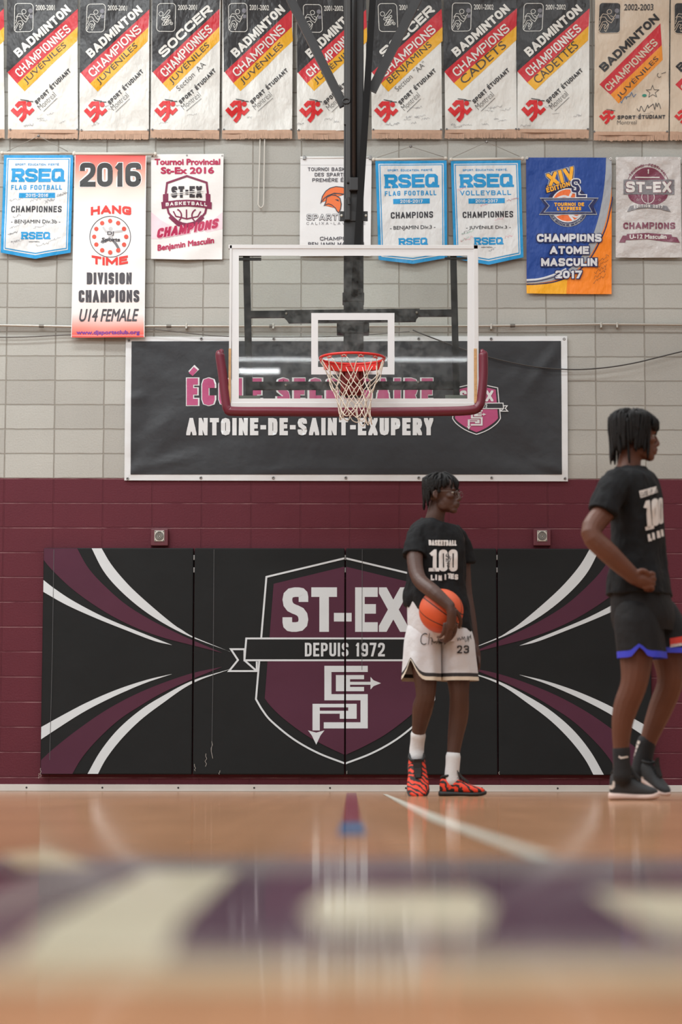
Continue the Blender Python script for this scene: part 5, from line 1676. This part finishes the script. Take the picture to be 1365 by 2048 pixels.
def add_limb(bm, pts, radii, n=14, sub=4, flat=1.0, rounded=True):
    q = catmull([Vector((*p, 0))[:3] if False else Vector(p) for p in pts], sub)
    rr = [v.x for v in catmull([Vector((r, 0, 0)) for r in radii], sub)]
    add_tube(bm, q, rr, n, rounded=rounded, flat=flat)
def ring(c, rx, ry, yaw=0.0, n=28, tilt=0.0, sup=2.3, zf=None, fold=0.0, seed=0.0):
    """horizontal super-ellipse; yaw turns the wide axis"""
    out = []
    for k in range(n):
        a = 2 * PI * k / n
        ca, sa = math.cos(a), math.sin(a)
        x = rx * math.copysign(abs(ca) ** (2 / sup), ca); y = ry * math.copysign(abs(sa) ** (2 / sup), sa)
        f = 1 + fold * noise.noise(Vector((ca * 2.2, sa * 2.2, seed)))
        x *= f; y *= f
        X, Y = x * math.cos(yaw) - y * math.sin(yaw), x * math.sin(yaw) + y * math.cos(yaw)
        out.append(Vector((c[0] + X, c[1] + Y, c[2] + tilt * X + (zf(a) if zf else 0))))
    return out
def interp_rings(rows, sub=4):
    """rows: (cx, cy, cz, rx, ry, yaw, tilt) smoothed along the garment"""
    A = catmull([Vector(r[:3]) for r in rows], sub); B = catmull([Vector(r[3:6]) for r in rows], sub); T = catmull([Vector((r[6], 0, 0)) for r in rows], sub)
    return [(a, b.x, b.y, b.z, t.x) for a, b, t in zip(A, B, T)]
def wrinkle(me, amp, scale, seed, axis=None):
    n = [v.normal.copy() for v in me.vertices]
    for v, q in zip(me.vertices, n):
        c = v.co * scale
        if axis: c = Vector((c.x * axis[0], c.y * axis[1], c.z * axis[2]))
        v.co += q * amp * (noise.noise(c + Vector((seed, 0, 0))) + .5 * noise.noise(c * 2.1 + Vector((0, seed, 0))))
def decal(o, art, mats_start, offset=.003, grid=2.0):
    """lays printed lettering onto a garment's surface"""
    bvh = BVHTree.FromPolygons([v.co for v in o.data.vertices], [list(p.vertices) for p in o.data.polygons])
    bm = bmesh.new()
    for pts, mi, L in art.f:
        try: f = bm.faces.new([bm.verts.new((p.x, p.y, 0)) for p in pts])
        except ValueError: continue
        f.material_index = mats_start + mi
    bmesh.ops.triangulate(bm, faces=[f for f in bm.faces if len(f.verts) > 4])
    xs = [v.co.x for v in bm.verts]; ys = [v.co.y for v in bm.verts]
    for ax, lo, hi in ((0, min(xs), max(xs)), (1, min(ys), max(ys))):
        q = lo + grid
        while q < hi:
            bmesh.ops.bisect_plane(bm, geom=bm.verts[:] + bm.edges[:] + bm.faces[:], plane_co=(q, 0, 0) if ax == 0 else (0, q, 0), plane_no=(1, 0, 0) if ax == 0 else (0, 1, 0))
            q += grid
    bad = []
    for v in bm.verts:
        d = ray(v.co.x, v.co.y)
        hit = bvh.ray_cast(CAM, d)
        if hit[0] is None: bad.append(v); continue
        v.co = hit[0] + hit[1] * (offset if hit[1].dot(d) < 0 else -offset)
    bmesh.ops.delete(bm, geom=bad, context='VERTS')
    base = bmesh.new(); base.from_mesh(o.data)
    merge(base, bm)
    base.to_mesh(o.data); base.free(); bm.free()
    for m in art.mats: o.data.materials.append(m)
def foot_rings(h, prof, n=20, flat=-1.0):
    """prof rows: x along foot, half width, bottom z, top z, side shift"""
    rings = []
    for x, w, z0, z1, s in prof:
        R = []
        for k in range(n):
            a = 2 * PI * k / n
            ca, sa = math.cos(a), math.sin(a)
            y = w * math.copysign(abs(ca) ** .75, ca)
            z = (z0 + z1) / 2 + (z1 - z0) / 2 * math.copysign(abs(sa) ** (.6 if sa < 0 else .95), sa)
            R.append(h.p(x, y + s, z))
        rings.append(R)
    return rings
def smooth_prof(prof, sub=3):
    A = catmull([Vector(p[:3]) for p in prof], sub); B = catmull([Vector((p[3], p[4], 0)) for p in prof], sub)
    return [(a.x, max(a.y, .004), a.z, b.x, b.y) for a, b in zip(A, B)]
def shoe(parent, h, L, upper_m, sole_m, collar_m, marks=None, wid=1.0, name='shoe', hi=1.0):
    """h: origin under the heel, f towards the toe. returns the upper"""
    k = L / .30
    h.u = h.u * hi          # high-cut shoes stand taller
    up = [(-.004, .018, .020, .060, 0), (.004, .030, .018, .088, 0), (.030, .037, .016, .100, 0), (.062, .038, .016, .104, 0), (.100, .040, .016, .094, 0), (.140, .043, .016, .080, 0), (.180, .047, .016, .066, -.002), (.225, .048, .016, .054, -.004), (.262, .042, .016, .046, -.006), (.285, .030, .018, .040, -.006), (.297, .012, .020, .032, -.006)]
    so = [(-.012, .018, .004, .022, 0), (-.004, .034, .000, .028, 0), (.030, .041, .000, .028, 0), (.100, .042, .001, .026, 0), (.150, .045, .001, .024, 0), (.200, .050, .000, .024, -.002), (.245, .050, .000, .024, -.004), (.280, .040, .003, .026, -.006), (.300, .024, .008, .028, -.006), (.308, .008, .013, .026, -.006)]
    sc = lambda P: [(x * k, w * k * wid, a * k, b * k, s * k) for x, w, a, b, s in P]
    bm = bmesh.new(); add_rings(bm, foot_rings(h, smooth_prof(sc(up))))
    u = obj(name, bm, upper_m, parent, smooth=True)
    bm = bmesh.new(); add_rings(bm, foot_rings(h, smooth_prof(sc(so))))
    obj('sole', bm, sole_m, u, smooth=True)
    bm = bmesh.new()
    # padded collar and tongue
    c = [(.008, .0, .094), (.022, .030, .100), (.055, .034, .104), (.082, .026, .108), (.090, 0, .112), (.082, -.026, .108), (.055, -.034, .104), (.022, -.030, .100)]
    pts = [h.p(x * k, y * k * wid, z * k) for x, y, z in c]
    add_tube(bm, pts, .009 * k, 8, closed=True)
    obj('collar', bm, collar_m, u, smooth=True)
    bm = bmesh.new()
    add_rings(bm, [[h.p(x * k, y * k, z * k) for y, z in ((-w, z0 - .012), (w, z0 - .012), (w * .8, z0), (-w * .8, z0))] for x, w, z0 in ((.112, .024, .146), (.120, .026, .126), (.142, .024, .104), (.168, .022, .088), (.190, .016, .076))])
    obj('tongue', bm, collar_m, u, smooth=False)
    bm = bmesh.new()
    for i in range(5):
        x = .098 + i * .018; z = .112 - i * .0085
        add_tube(bm, [h.p(x * k, -.026 * k, (z - .012) * k), h.p(x * k, 0, (z + .002) * k), h.p(x * k, .026 * k, (z - .012) * k)], .003 * k, 5)
    obj('laces', bm, collar_m, u, smooth=True)
    return u
def finger(bm, pts, r0, r1):
    q = catmull([Vector(p) for p in pts], 3)
    n = len(q)
    add_tube(bm, q, [r0 + (r1 - r0) * i / (n - 1) for i in range(n)], 8, rounded=True)

# ------------------------------------------------------------------ player one: white shorts, ball at the hip
def tiger_material():
    M = bpy.data.materials.new('tiger_knit'); M.use_nodes = True
    nt = M.node_tree; b = nt.nodes['Principled BSDF']; b.inputs['Roughness'].default_value = .65
    tc = nd(nt, 'ShaderNodeTexCoord'); wv = nd(nt, 'ShaderNodeTexWave'); wv.wave_type = 'BANDS'; wv.bands_direction = 'DIAGONAL'
    wv.inputs['Scale'].default_value = 15; wv.inputs['Distortion'].default_value = 7; wv.inputs['Detail'].default_value = 2; wv.inputs['Detail Scale'].default_value = 1.4
    cr = nd(nt, 'ShaderNodeValToRGB'); cr.color_ramp.interpolation = 'CONSTANT'
    e = cr.color_ramp.elements; e[0].color = lin((26, 24, 25)); e[1].position = .40; e[1].color = lin((226, 62, 34))
    nt.links.new(tc.outputs['Object'], wv.inputs[0]); nt.links.new(wv.outputs['Fac'], cr.inputs[0]); nt.links.new(cr.outputs[0], b.inputs['Base Color'])
    return M
def ball_material():
    M = bpy.data.materials.new('basketball_rubber'); M.use_nodes = True
    nt = M.node_tree; L = nt.links.new; b = nt.nodes['Principled BSDF']; b.inputs['Roughness'].default_value = .5
    tc = nd(nt, 'ShaderNodeTexCoord'); sp = nd(nt, 'ShaderNodeSeparateXYZ'); L(tc.outputs['Object'], sp.inputs[0])
    def m(op, *a):
        n = nd(nt, 'ShaderNodeMath', operation=op)
        for i, q in enumerate(a):
            if isinstance(q, (int, float)): n.inputs[i].default_value = q
            else: L(q, n.inputs[i])
        return n.outputs[0]
    X, Y, Z = sp.outputs
    ax, az = m('ABSOLUTE', X), m('ABSOLUTE', Z)
    # two straight seams and a pair of curved ones
    cur = m('ABSOLUTE', m('SUBTRACT', m('ABSOLUTE', Z), m('ADD', .052, m('MULTIPLY', m('MULTIPLY', X, X), 2.6))))
    seam = m('MINIMUM', m('MINIMUM', ax, az), cur)
    line = m('LESS_THAN', seam, .0030)
    mx = nd(nt, 'ShaderNodeMix', data_type='RGBA'); mx.inputs[6].default_value = lin((206, 84, 44)); mx.inputs[7].default_value = lin((34, 22, 20))
    L(line, mx.inputs['Factor']); L(mx.outputs[2], b.inputs['Base Color'])
    vo = nd(nt, 'ShaderNodeTexVoronoi'); vo.inputs['Scale'].default_value = 320; L(tc.outputs['Object'], vo.inputs[0])
    bp = nd(nt, 'ShaderNodeBump'); bp.inputs['Distance'].default_value = .0012; bp.inputs['Strength'].default_value = .6
    L(vo.outputs['Distance'], bp.inputs['Height']); L(bp.outputs[0], b.inputs['Normal'])
    return M
def player_one():
    Y = -6.0
    J = lambda x, y, d=0.0: at(x, y, Y + d)
    S = 1 / 361.0
    sk = skin('dark_skin', (70, 45, 36))
    hd = Frame(J(886, 988, -.03), (.90, -.43, -.03))
    bm = bmesh.new()
    add_head(bm, hd, .93)
    add_tube(bm, catmull([J(878, 1008, .0), J(872, 1030, .0), J(869, 1048, .01), J(868, 1062, .01)], 3), [v.x for v in catmull([Vector((.050, 0, 0)), Vector((.051, 0, 0)), Vector((.060, 0, 0)), Vector((.075, 0, 0))], 3)], 16, rounded=True)
    # trunk
    yaw = math.radians(26)
    rows = [(*J(872, 1052), .10, .060, yaw, 0), (*J(873, 1068), .165, .085, yaw, 0), (*J(873, 1100), .165, .105, yaw, 0), (*J(872, 1150), .145, .10, yaw, 0), (*J(874, 1200), .14, .095, yaw, 0), (*J(880, 1245), .150, .105, yaw, 0), (*J(882, 1275), .12, .09, yaw, 0)]
    add_rings(bm, [ring(c, rx, ry, w) for c, rx, ry, w, t in interp_rings(rows, 3)])
    # right arm over the ball
    sh_r, el_r, wr_r = J(838, 1082, -.085), J(838, 1157, -.25), J(900, 1212, -.430)
    add_limb(bm, [sh_r, J(830, 1112, -.155), el_r, J(868, 1184, -.385), wr_r], [.050, .046, .041, .040, .030])
    palm = [wr_r, J(904, 1228, -.430), J(903, 1248, -.412)]
    add_limb(bm, palm, [.031, .034, .032], flat=.8)
    kn = [(J(913, 1250, -0.390), J(910, 1266, -0.377), J(901, 1279, -0.342), J(893, 1280, -0.307)),
          (J(905, 1254, -0.407), J(902, 1270, -0.390), J(894, 1283, -0.352), J(887, 1283, -0.317)),
          (J(897, 1254, -0.412), J(895, 1269, -0.397), J(888, 1281, -0.357), J(881, 1280, -0.322)),
          (J(890, 1248, -0.414), J(888, 1262, -0.407), J(882, 1273, -0.372), J(876, 1274, -0.337))]
    for i, f in enumerate(kn): finger(bm, f, .0115 if i < 3 else .0105, .008)
    finger(bm, [J(912, 1222, -0.402), J(920, 1234, -0.372), J(922, 1246, -0.352), J(919, 1255, -0.342)], .013, .009)
    # left arm hanging
    add_limb(bm, [J(917, 1074, .10), J(926, 1120, .12), J(931, 1180, .11), J(940, 1230, .08), J(950, 1288, .05)], [.052, .043, .038, .034, .025])
    add_limb(bm, [J(950, 1288, .05), J(954, 1305, .04), J(956, 1318, .035)], [.025, .030, .026], flat=.7)
    for i, (dx, dl) in enumerate(((6, 0), (1, 3), (-3, 2), (-6, -2))):
        finger(bm, [J(955 + dx * .6, 1316, .03 + i * .014 - .02), J(957 + dx * .4, 1328, .02 + i * .016 - .025), J(956 + dx * .4, 1338 + dl, .03 + i * .016 - .02)], .0095, .007)
    finger(bm, [J(948, 1302, .0), J(946, 1316, -.02), J(949, 1328, -.015)], .011, .008)
    # legs
    add_limb(bm, [J(850, 1255, -.02), J(850, 1320, -.05), J(852, 1388, -.06), J(846, 1415, -.01), J(841, 1445, .05), J(836, 1475, .09), J(834, 1500, .11)], [.095, .080, .055, .058, .046, .035, .036])
    add_limb(bm, [J(908, 1255, 0), J(914, 1320, -.01), J(919, 1385, -.02), J(918, 1430, .02), J(912, 1470, .03), J(907, 1512, .03), J(905, 1550, .03)], [.095, .080, .056, .055, .045, .035, .038])
    body = link('person', remesh(bm, .0046, 3), sk, smooth=True)
    tag(body, 'person in black 100 shirt and white shorts holding a basketball at the hip', 'person')
    add_eyes(hd, body, .93)
    dreads(hd, body, 4, n=130, length=(.09, .165), front_len=.092, k=.92, face=60, radius=.0078, ear_len=.06, thin=.68)
    # wire glasses
    bm = bmesh.new(); k = .93
    for y in (-1, 1):
        n = 18
        add_tube(bm, [hd.p(.108 * k, (.032 * y + .024 * math.cos(2 * PI * i / n)) * k, (-.002 + .017 * math.sin(2 * PI * i / n)) * k) for i in range(n)], .0009, 6, closed=True)
        hd.tube(bm, [(.108 * k, .056 * y * k, .006 * k), (.07 * k, .073 * y * k, .010 * k), (-.012 * k, .082 * y * k, .010 * k)], .0010, 6)
    hd.tube(bm, [(.108 * k, -.008 * k, .002 * k), (.112 * k, 0, .006 * k), (.108 * k, .008 * k, .002 * k)], .0015, 6)
    obj('eyeglasses', bm, mat('grey_wire', (120, 116, 112), .35, .5), body, smooth=True)
    # shirt
    bm = bmesh.new()
    rows = [(*J(869, 1040, .01), .070, .066, yaw, -.18), (*J(870, 1049), .120, .088, yaw, 0), (*J(872, 1061), .152, .108, yaw, 0), (*J(873, 1085), .166, .128, yaw, 0), (*J(874, 1120), .168, .132, yaw, 0), (*J(874, 1165), .170, .130, yaw, -.02), (*J(874, 1205), .184, .150, yaw, -.20), (*J(880, 1240), .188, .158, yaw, -.40)]
    IR = interp_rings(rows, 4)
    add_rings(bm, [ring(c, rx, ry, w, tilt=t, fold=.10 * max(i - 10, 0) / 18.0, seed=i * .05) for i, (c, rx, ry, w, t) in enumerate(IR)])
    add_limb(bm, [J(850, 1066, -.02), J(838, 1072, -.07), J(831, 1094, -.115), J(829, 1113, -.145)], [.056, .064, .064, .068], rounded=False)
    add_limb(bm, [J(905, 1066, .05), J(918, 1082, .09), J(926, 1106, .115), J(930, 1128, .12)], [.056, .060, .056, .060], rounded=False)
    me = remesh(bm, .006, 3)
    wrinkle(me, .010, 9, 3.0, (1.2, 1.2, .55)); wrinkle(me, .004, 26, 8.0, (1, 1, .7))
    sh = link('tshirt', me, COTTON, body, smooth=True)
    A = Art()
    A.block('BASKETBALL', (858, 1091), (55, 1), (0, -11), INKW, 0, t=.27, r=.1, gap=.04)
    for (x0, x1, ch) in ((858, 877, '1'), (878, 895.5, '0'), (897.5, 915, '0')):
        A.blockbox(ch, x0, 1099, x1, 1143, INKW, 0, t=.17, r=.3, seg=4)
    A.rect(858, 1136, 879, 1143, INKW, 0)
    for (x, y, ch) in ((862, 1161, 'L'), (871, 1160.5, 'I'), (877, 1161.5, 'M'), (889, 1159.5, 'I'), (895, 1157.5, 'T'), (901, 1158.5, 'E'), (909, 1159.5, 'S')):
        A.blockbox(ch, x, y - 11, x + 7, y, INKW, 0, t=.3, r=.1)
    fig = [(893, 1107), (897, 1105), (899, 1112), (904, 1114), (901, 1120), (899, 1130), (900, 1142), (896, 1142), (894, 1130), (889, 1122), (891, 1113)]
    A.poly(fig, INKB, 1)
    decal(sh, A, 1, .004)
    # shorts: two open legs sewn to one waist
    bm = bmesh.new()
    def leg(c0, c1, r0, r1, y0, y1, d0, d1, slit=None, seed=0):
        rings, mi = [], []
        N = 16
        for i in range(N + 1):
            t = i / N
            e = 1.0
            cx, yy = c0 + (c1 - c0) * t, y0 + (y1 - y0) * t
            zf = None
            if slit is not None and t > .5:
                zf = (lambda t: (lambda a: (t - .5) / .5 * .115 * math.exp(-((math.atan2(math.sin(a - slit), math.cos(a - slit))) / .42) ** 2)))(t)
            rx = (r0 + (r1 - r0) * t) * (.72 + .28 * min(t * 3, 1) ** .5)
            rings.append(ring(J(cx, yy, d0 + (d1 - d0) * t), rx, rx * 1.12, yaw, 36, fold=.16 * t, seed=seed + t * .5, zf=zf, sup=2.0))
            mi.append(2 if i in (N - 1,) else 1 if i == N - 2 else 0)
        # hem bands: white, thin black, cream
        add_rings(bm, rings, mi=mi[:N], caps=(False, False))
    rows = [(*J(875, 1200), .172, .125, yaw, 0), (*J(877, 1232), .176, .132, yaw, 0), (*J(880, 1265), .178, .140, yaw, 0), (*J(882, 1285), .160, .13, yaw, 0)]
    add_rings(bm, [ring(c, rx, ry, w, n=36) for c, rx, ry, w, t in interp_rings(rows, 4)], caps=(True, False))
    leg(846, 845, .098, .103, 1245, 1362, -.03, -.05, slit=math.radians(200), seed=1)
    leg(911, 919, .095, .108, 1245, 1362, .0, .0, seed=4)
    st = obj('shorts', bm, [MESHW, INKB, mat('cream_hem', (212, 202, 184), .7)], body, smooth=True)
    A = Art()
    A.blockbox('23', 915, 1291, 938, 1307, INKB, 0, t=.17, r=.25, gap=.2)
    A.text('Chocolatier'[:0] + 'Ch', (840, 1290), (24, 0), (3, -24), INKB, 0, -.02)
    random.seed(12)
    for i in range(4): A.scribble(864 + i * 8, 1283, 9, 12, INKB, 0, t=.9, n=7)
    for i in range(3): A.scribble(914 + i * 10, 1277, 10, 14, INKB, 0, t=.9, n=7)
    decal(st, A, 3, .004)
    # socks
    SOCK = mat('white_sock', (206, 208, 210), .85, bump=.002, bscale=120)
    def sock(pts, rad):
        bm = bmesh.new(); add_limb(bm, pts, rad)
        return obj('sock', bm, SOCK, body, smooth=True)
    sock([J(837, 1470, .085), J(835.5, 1485, .10), J(834, 1500, .11), J(834, 1515, .105)], [.043, .040, .041, .042])
    sock([J(907, 1513, .03), J(906, 1530, .03), J(904.5, 1548, .03), J(905, 1562, .03)], [.042, .040, .041, .044])
    TG = tiger_material(); SB = mat('black_rubber_sole', (30, 29, 29), .6); KN = mat('black_shoe_knit', (24, 24, 25), .7)
    g = floor_at(880, 1591); 
    h2 = Frame(Vector((J(882, 1590, 0).x, Y + .035, .0)), (.99, -.16, 0))
    shoe(body, h2, .25, TG, SB, KN, hi=1.3)
    # trailing foot: heel up, toe pointing down towards the camera
    heel = J(833, 1511, .14)
    toe = J(838.5, 1573, -.03)
    f = (toe - heel)
    h1 = Frame(heel, f, Vector((0, -1, .3)))
    h1.o = heel - h1.u * .062
    shoe(body, h1, f.length + .045, TG, SB, KN, wid=1.3)
    # ball
    bc = J(883, 1222, -.272)
    bm = bmesh.new(); add_ellipsoid(bm, (0, 0, 0), (.1215, .1215, .1215), seg=40)
    b = obj('basketball', bm, ball_material(), smooth=True)
    vw = (CAM - bc).normalized(); dd = (RT * .80 - UP * .60); dd = (dd - vw * dd.dot(vw)).normalized()
    xl = (vw * math.cos(.55) - dd * math.sin(.55)).normalized(); zl = vw.cross(dd).normalized()
    if zl.z < 0: zl = -zl
    yl = zl.cross(xl).normalized()
    b.matrix_world = Matrix.Translation(bc) @ Matrix((xl, yl, zl)).transposed().to_4x4()
    tag(b, 'orange basketball held against the hip of the person in white shorts', 'ball')
player_one()

# ------------------------------------------------------------------ player two: black kit, fist on the hip
def player_two():
    Y = -8.6
    J = lambda x, y, d=0.0: at(x, y, Y + d)
    sk = skin('brown_skin', (92, 54, 38))
    hd = Frame(J(1272, 874, 0), (.985, .10, -.02))
    K2 = .92
    bm = bmesh.new()
    add_head(bm, hd, K2)
    add_tube(bm, catmull([J(1263, 900, 0), J(1260, 922, 0), J(1258, 940, 0), J(1258, 958, 0)], 3), [v.x for v in catmull([Vector((.050, 0, 0)), Vector((.052, 0, 0)), Vector((.060, 0, 0)), Vector((.075, 0, 0))], 3)], 16, rounded=True)
    yaw = math.radians(72)
    rows = [(*J(1260, 945), .10, .065, yaw, 0), (*J(1266, 962), .165, .085, yaw, 0), (*J(1273, 1000), .165, .098, yaw, 0), (*J(1276, 1070), .145, .095, yaw, 0), (*J(1278, 1140), .140, .098, yaw, 0), (*J(1282, 1200), .150, .110, yaw, 0), (*J(1285, 1240), .12, .09, yaw, 0)]
    add_rings(bm, [ring(c, rx, ry, w) for c, rx, ry, w, t in interp_rings(rows, 3)])
    wr = J(1270, 1155, -.245)
    add_limb(bm, [J(1236, 978, -.15), J(1210, 1022, -.22), J(1183, 1066, -.28), J(1222, 1110, -.28), wr], [.048, .050, .046, .045, .034])
    # fist resting on the hip
    add_limb(bm, [wr, J(1282, 1160, -.235), J(1294, 1164, -.225)], [.034, .040, .038], flat=.85)
    for i, yy in enumerate((1146, 1155, 1164, 1173)):
        x0 = 1300 - abs(i - 1) * 1.5
        finger(bm, [J(1290, yy + 2, -.245), J(x0 + 6, yy + 1, -.245), J(x0 + 9, yy + 4, -.225), J(x0 + 5, yy + 7, -.20), J(1292, yy + 6, -.205)], .0125 if i < 3 else .011, .0095)
    finger(bm, [J(1276, 1148, -.265), J(1283, 1141, -.268), J(1292, 1143, -.268), J(1298, 1148, -.262)], .013, .010)
    # far arm, mostly hidden by the trunk
    add_limb(bm, [J(1288, 968, .16), J(1300, 1030, .20), J(1300, 1085, .22), J(1305, 1130, .16), J(1312, 1170, .10)], [.054, .047, .042, .036, .028])
    add_limb(bm, [J(1312, 1170, .10), J(1316, 1185, .085), J(1318, 1200, .08)], [.028, .032, .026], flat=.7)
    for i in range(4): finger(bm, [J(1315 + i * 1.5, 1198, .06 + i * .016), J(1316 + i * 1.5, 1212, .05 + i * .017), J(1314 + i * 1.5, 1224, .055 + i * .017)], .0095, .007)
    # legs
    add_limb(bm, [J(1272, 1225, -.085), J(1274, 1290, -.105), J(1270, 1362, -.12), J(1253, 1412, -.10), J(1245, 1450, -.09), J(1243, 1500, -.08), J(1244, 1545, -.08)], [.080, .080, .061, .056, .047, .036, .038])
    add_limb(bm, [J(1304, 1225, .07), J(1332, 1290, .08), J(1342, 1358, .07), J(1324, 1412, .10), J(1309, 1450, .11), J(1294, 1495, .12), J(1288, 1540, .12)], [.080, .080, .060, .056, .047, .036, .038])
    body = link('person', remesh(bm, .0042, 3), sk, smooth=True)
    tag(body, 'person in all-black kit seen in profile, one fist on the hip, at the right edge', 'person')
    add_eyes(hd, body, K2)
    dreads(hd, body, 11, n=150, length=(.10, .20), front_len=.085, k=.97, face=46, radius=.0074, ear_len=.12)
    bm = bmesh.new()
    rows = [(*J(1262, 934, 0), .068, .064, yaw, .0), (*J(1263, 944), .115, .080, yaw, 0), (*J(1267, 958), .185, .100, yaw, 0), (*J(1273, 990), .195, .112, yaw, 0), (*J(1277, 1050), .180, .114, yaw, 0), (*J(1278, 1110), .175, .118, yaw, 0), (*J(1279, 1160), .190, .134, yaw, 0), (*J(1281, 1192), .200, .144, yaw, 0)]
    IR = interp_rings(rows, 4)
    add_rings(bm, [ring(c, rx, ry, w, tilt=t, fold=.10 * max(i - 10, 0) / 18.0, seed=i * .05 + 3) for i, (c, rx, ry, w, t) in enumerate(IR)])
    add_limb(bm, [J(1242, 960, -.12), J(1227, 980, -.18), J(1214, 1004, -.215), J(1206, 1026, -.23)], [.066, .070, .068, .071], rounded=False)
    add_limb(bm, [J(1285, 966, .14), J(1295, 990, .18), J(1300, 1020, .20)], [.07, .066, .064])
    me = remesh(bm, .006, 3)
    wrinkle(me, .010, 9, 5.0, (1.2, 1.2, .55)); wrinkle(me, .004, 26, 2.0, (1, 1, .7))
    sh = link('tshirt', me, COTTON, body, smooth=True)
    A = Art()
    A.poly([(1279, 982), (1312, 973), (1315, 985), (1282, 996)], INKW, 0)
    A.block('BASKETBALL', (1283, 994), (31, -9), (-1, -9.5), mat('dark_print', (60, 60, 62), .8), 1, t=.16, r=.1, gap=.12)
    A.block('1', (1291, 1059), (15, -3), (-5, -56), INKW, 0, t=.17, r=.2); A.block('0', (1305, 1053), (13, -3), (-3, -54), INKW, 0, t=.15, r=.25); A.block('0', (1318, 1049), (8, -2), (-2, -52), INKW, 0, t=.13, r=.2)
    A.poly([(1290, 1054), (1307, 1050), (1308, 1057), (1291, 1061)], INKW, 0)
    for i, ch in enumerate('LIMI'): A.block(ch, (1297 + i * 8.5, 1083 - i * 3.2), (7, -1.5), (-2, -14), INKW, 0, t=.33, r=.1)
    decal(sh, A, 1, .004)
    # shorts
    bm = bmesh.new()
    BLK = mat('black_shorts_mesh', (24, 24, 26), .7, bump=.012, bscale=10, spec=.25)
    BLU = mat('blue_hem', (48, 56, 190), .6)
    rows = [(*J(1281, 1165), .170, .118, yaw, 0), (*J(1283, 1195), .188, .130, yaw, 0), (*J(1288, 1235), .196, .140, yaw, 0), (*J(1290, 1262), .18, .13, yaw, 0)]
    add_rings(bm, [ring(c, rx, ry, w, n=36) for c, rx, ry, w, t in interp_rings(rows, 4)], caps=(True, False))
    def leg(P, r0, r1, slit, seed):
        rings, mi, N = [], [], 16
        C = catmull([J(*p) for p in P], 1)
        for i in range(N + 1):
            t = i / N; q = t * (len(C) - 1); j = min(int(q), len(C) - 2); c = C[j].lerp(C[j + 1], q - j)
            zf = (lambda t: (lambda a: (t - .6) / .4 * .045 * math.exp(-((math.atan2(math.sin(a - slit), math.cos(a - slit))) / .22) ** 2) if t > .6 else 0.0))(t) if slit is not None else None
            rx = (r0 + (r1 - r0) * t) * (.75 + .25 * min(t * 3, 1) ** .5)
            rings.append(ring(c, rx * 1.1, rx, yaw, 40, fold=.14 * t, seed=seed + t * .5, zf=zf, sup=2.0)); mi.append(1 if i >= N - 2 else 0)
        add_rings(bm, rings, mi=mi[:N], caps=(False, False))
    leg([(1274, 1200, -.09), (1278, 1265, -.10), (1283, 1317, -.10)], .108, .110, math.radians(262) - yaw, 2)
    leg([(1308, 1200, .08), (1332, 1265, .07), (1346, 1308, .06)], .105, .108, None, 6)
    st = obj('shorts', bm, [BLK, BLU], body, smooth=True)
    A = Art(); RDP = mat('red_patch', (196, 52, 40), .7)
    A.poly([(1340, 1277), (1366, 1273), (1366, 1290), (1341, 1293)], RDP, 0); A.poly([(1341, 1289), (1366, 1286), (1366, 1291), (1341, 1295)], INKW, 1)
    decal(st, A, 2, .004)
    # socks
    SOCK = mat('black_sock', (26, 26, 28), .85, bump=.002, bscale=120)
    def sock(pts, rad, art):
        bm = bmesh.new(); add_limb(bm, pts, rad)
        o = obj('sock', bm, SOCK, body, smooth=True)
        decal(o, art, 1, .002, 1.2)
    MK = mat('sock_mark', (210, 200, 192), .7)
    A = Art(); A.poly([(1238, 1514), (1239, 1511), (1243, 1514), (1256, 1512), (1257, 1515), (1242, 1518)], MK, 0)
    sock([J(1243.5, 1499, -.08), J(1244, 1518, -.08), J(1244.5, 1536, -.08), J(1245, 1552, -.08)], [.039, .038, .039, .042], A)
    A = Art()
    for i in range(5): A.poly([(1277.5 - i * 3.2, 1481 + i * 8), (1282 - i * 3.2, 1483 + i * 8), (1279.5 - i * 3.2, 1489 + i * 8), (1275 - i * 3.2, 1487 + i * 8)], MK, 0)
    sock([J(1294, 1485, .12), J(1290, 1505, .12), J(1286, 1525, .12), J(1283, 1545, .12)], [.043, .042, .044, .046], A)
    UP_ = mat('black_shoe_mesh', (46, 48, 51), .7, bump=.004, bscale=200); SO = mat('pale_pink_sole', (214, 188, 178), .55); KN = mat('black_shoe_lining', (24, 24, 25), .8)
    h1 = Frame(Vector((J(1222, 1598).x, Y - .02, 0)), (.93, -.37, 0))
    u1 = shoe(body, h1, .215, UP_, SO, KN, wid=1.15, hi=1.75)
    A = Art(); sw = [(1215, 1560), (1215, 1570), (1219, 1577), (1226, 1579), (1231, 1574), (1231, 1563), (1227, 1562), (1226, 1570), (1222, 1571), (1218, 1566)]
    A.poly(sw, MK, 0); A.poly([(1240, 1538), (1243, 1537), (1249, 1548), (1246, 1550)], MK, 0); decal(u1, A, 1, .003, 2)
    heel = J(1275, 1556, .13); toe = J(1333, 1601, .02)
    toe.z = max(toe.z, .016); heel.z = max(heel.z, .08)
    h2 = Frame(heel, toe - heel, (0, -.12, 1))
    u2 = shoe(body, h2, (toe - heel).length + .012, UP_, SO, KN, wid=1.1, hi=1.5)
    A = Art(); A.poly([(1272, 1538), (1275, 1538), (1284, 1553), (1288, 1553), (1290, 1558), (1284, 1561), (1279, 1556)], MK, 0); decal(u2, A, 1, .003, 2)
player_two()
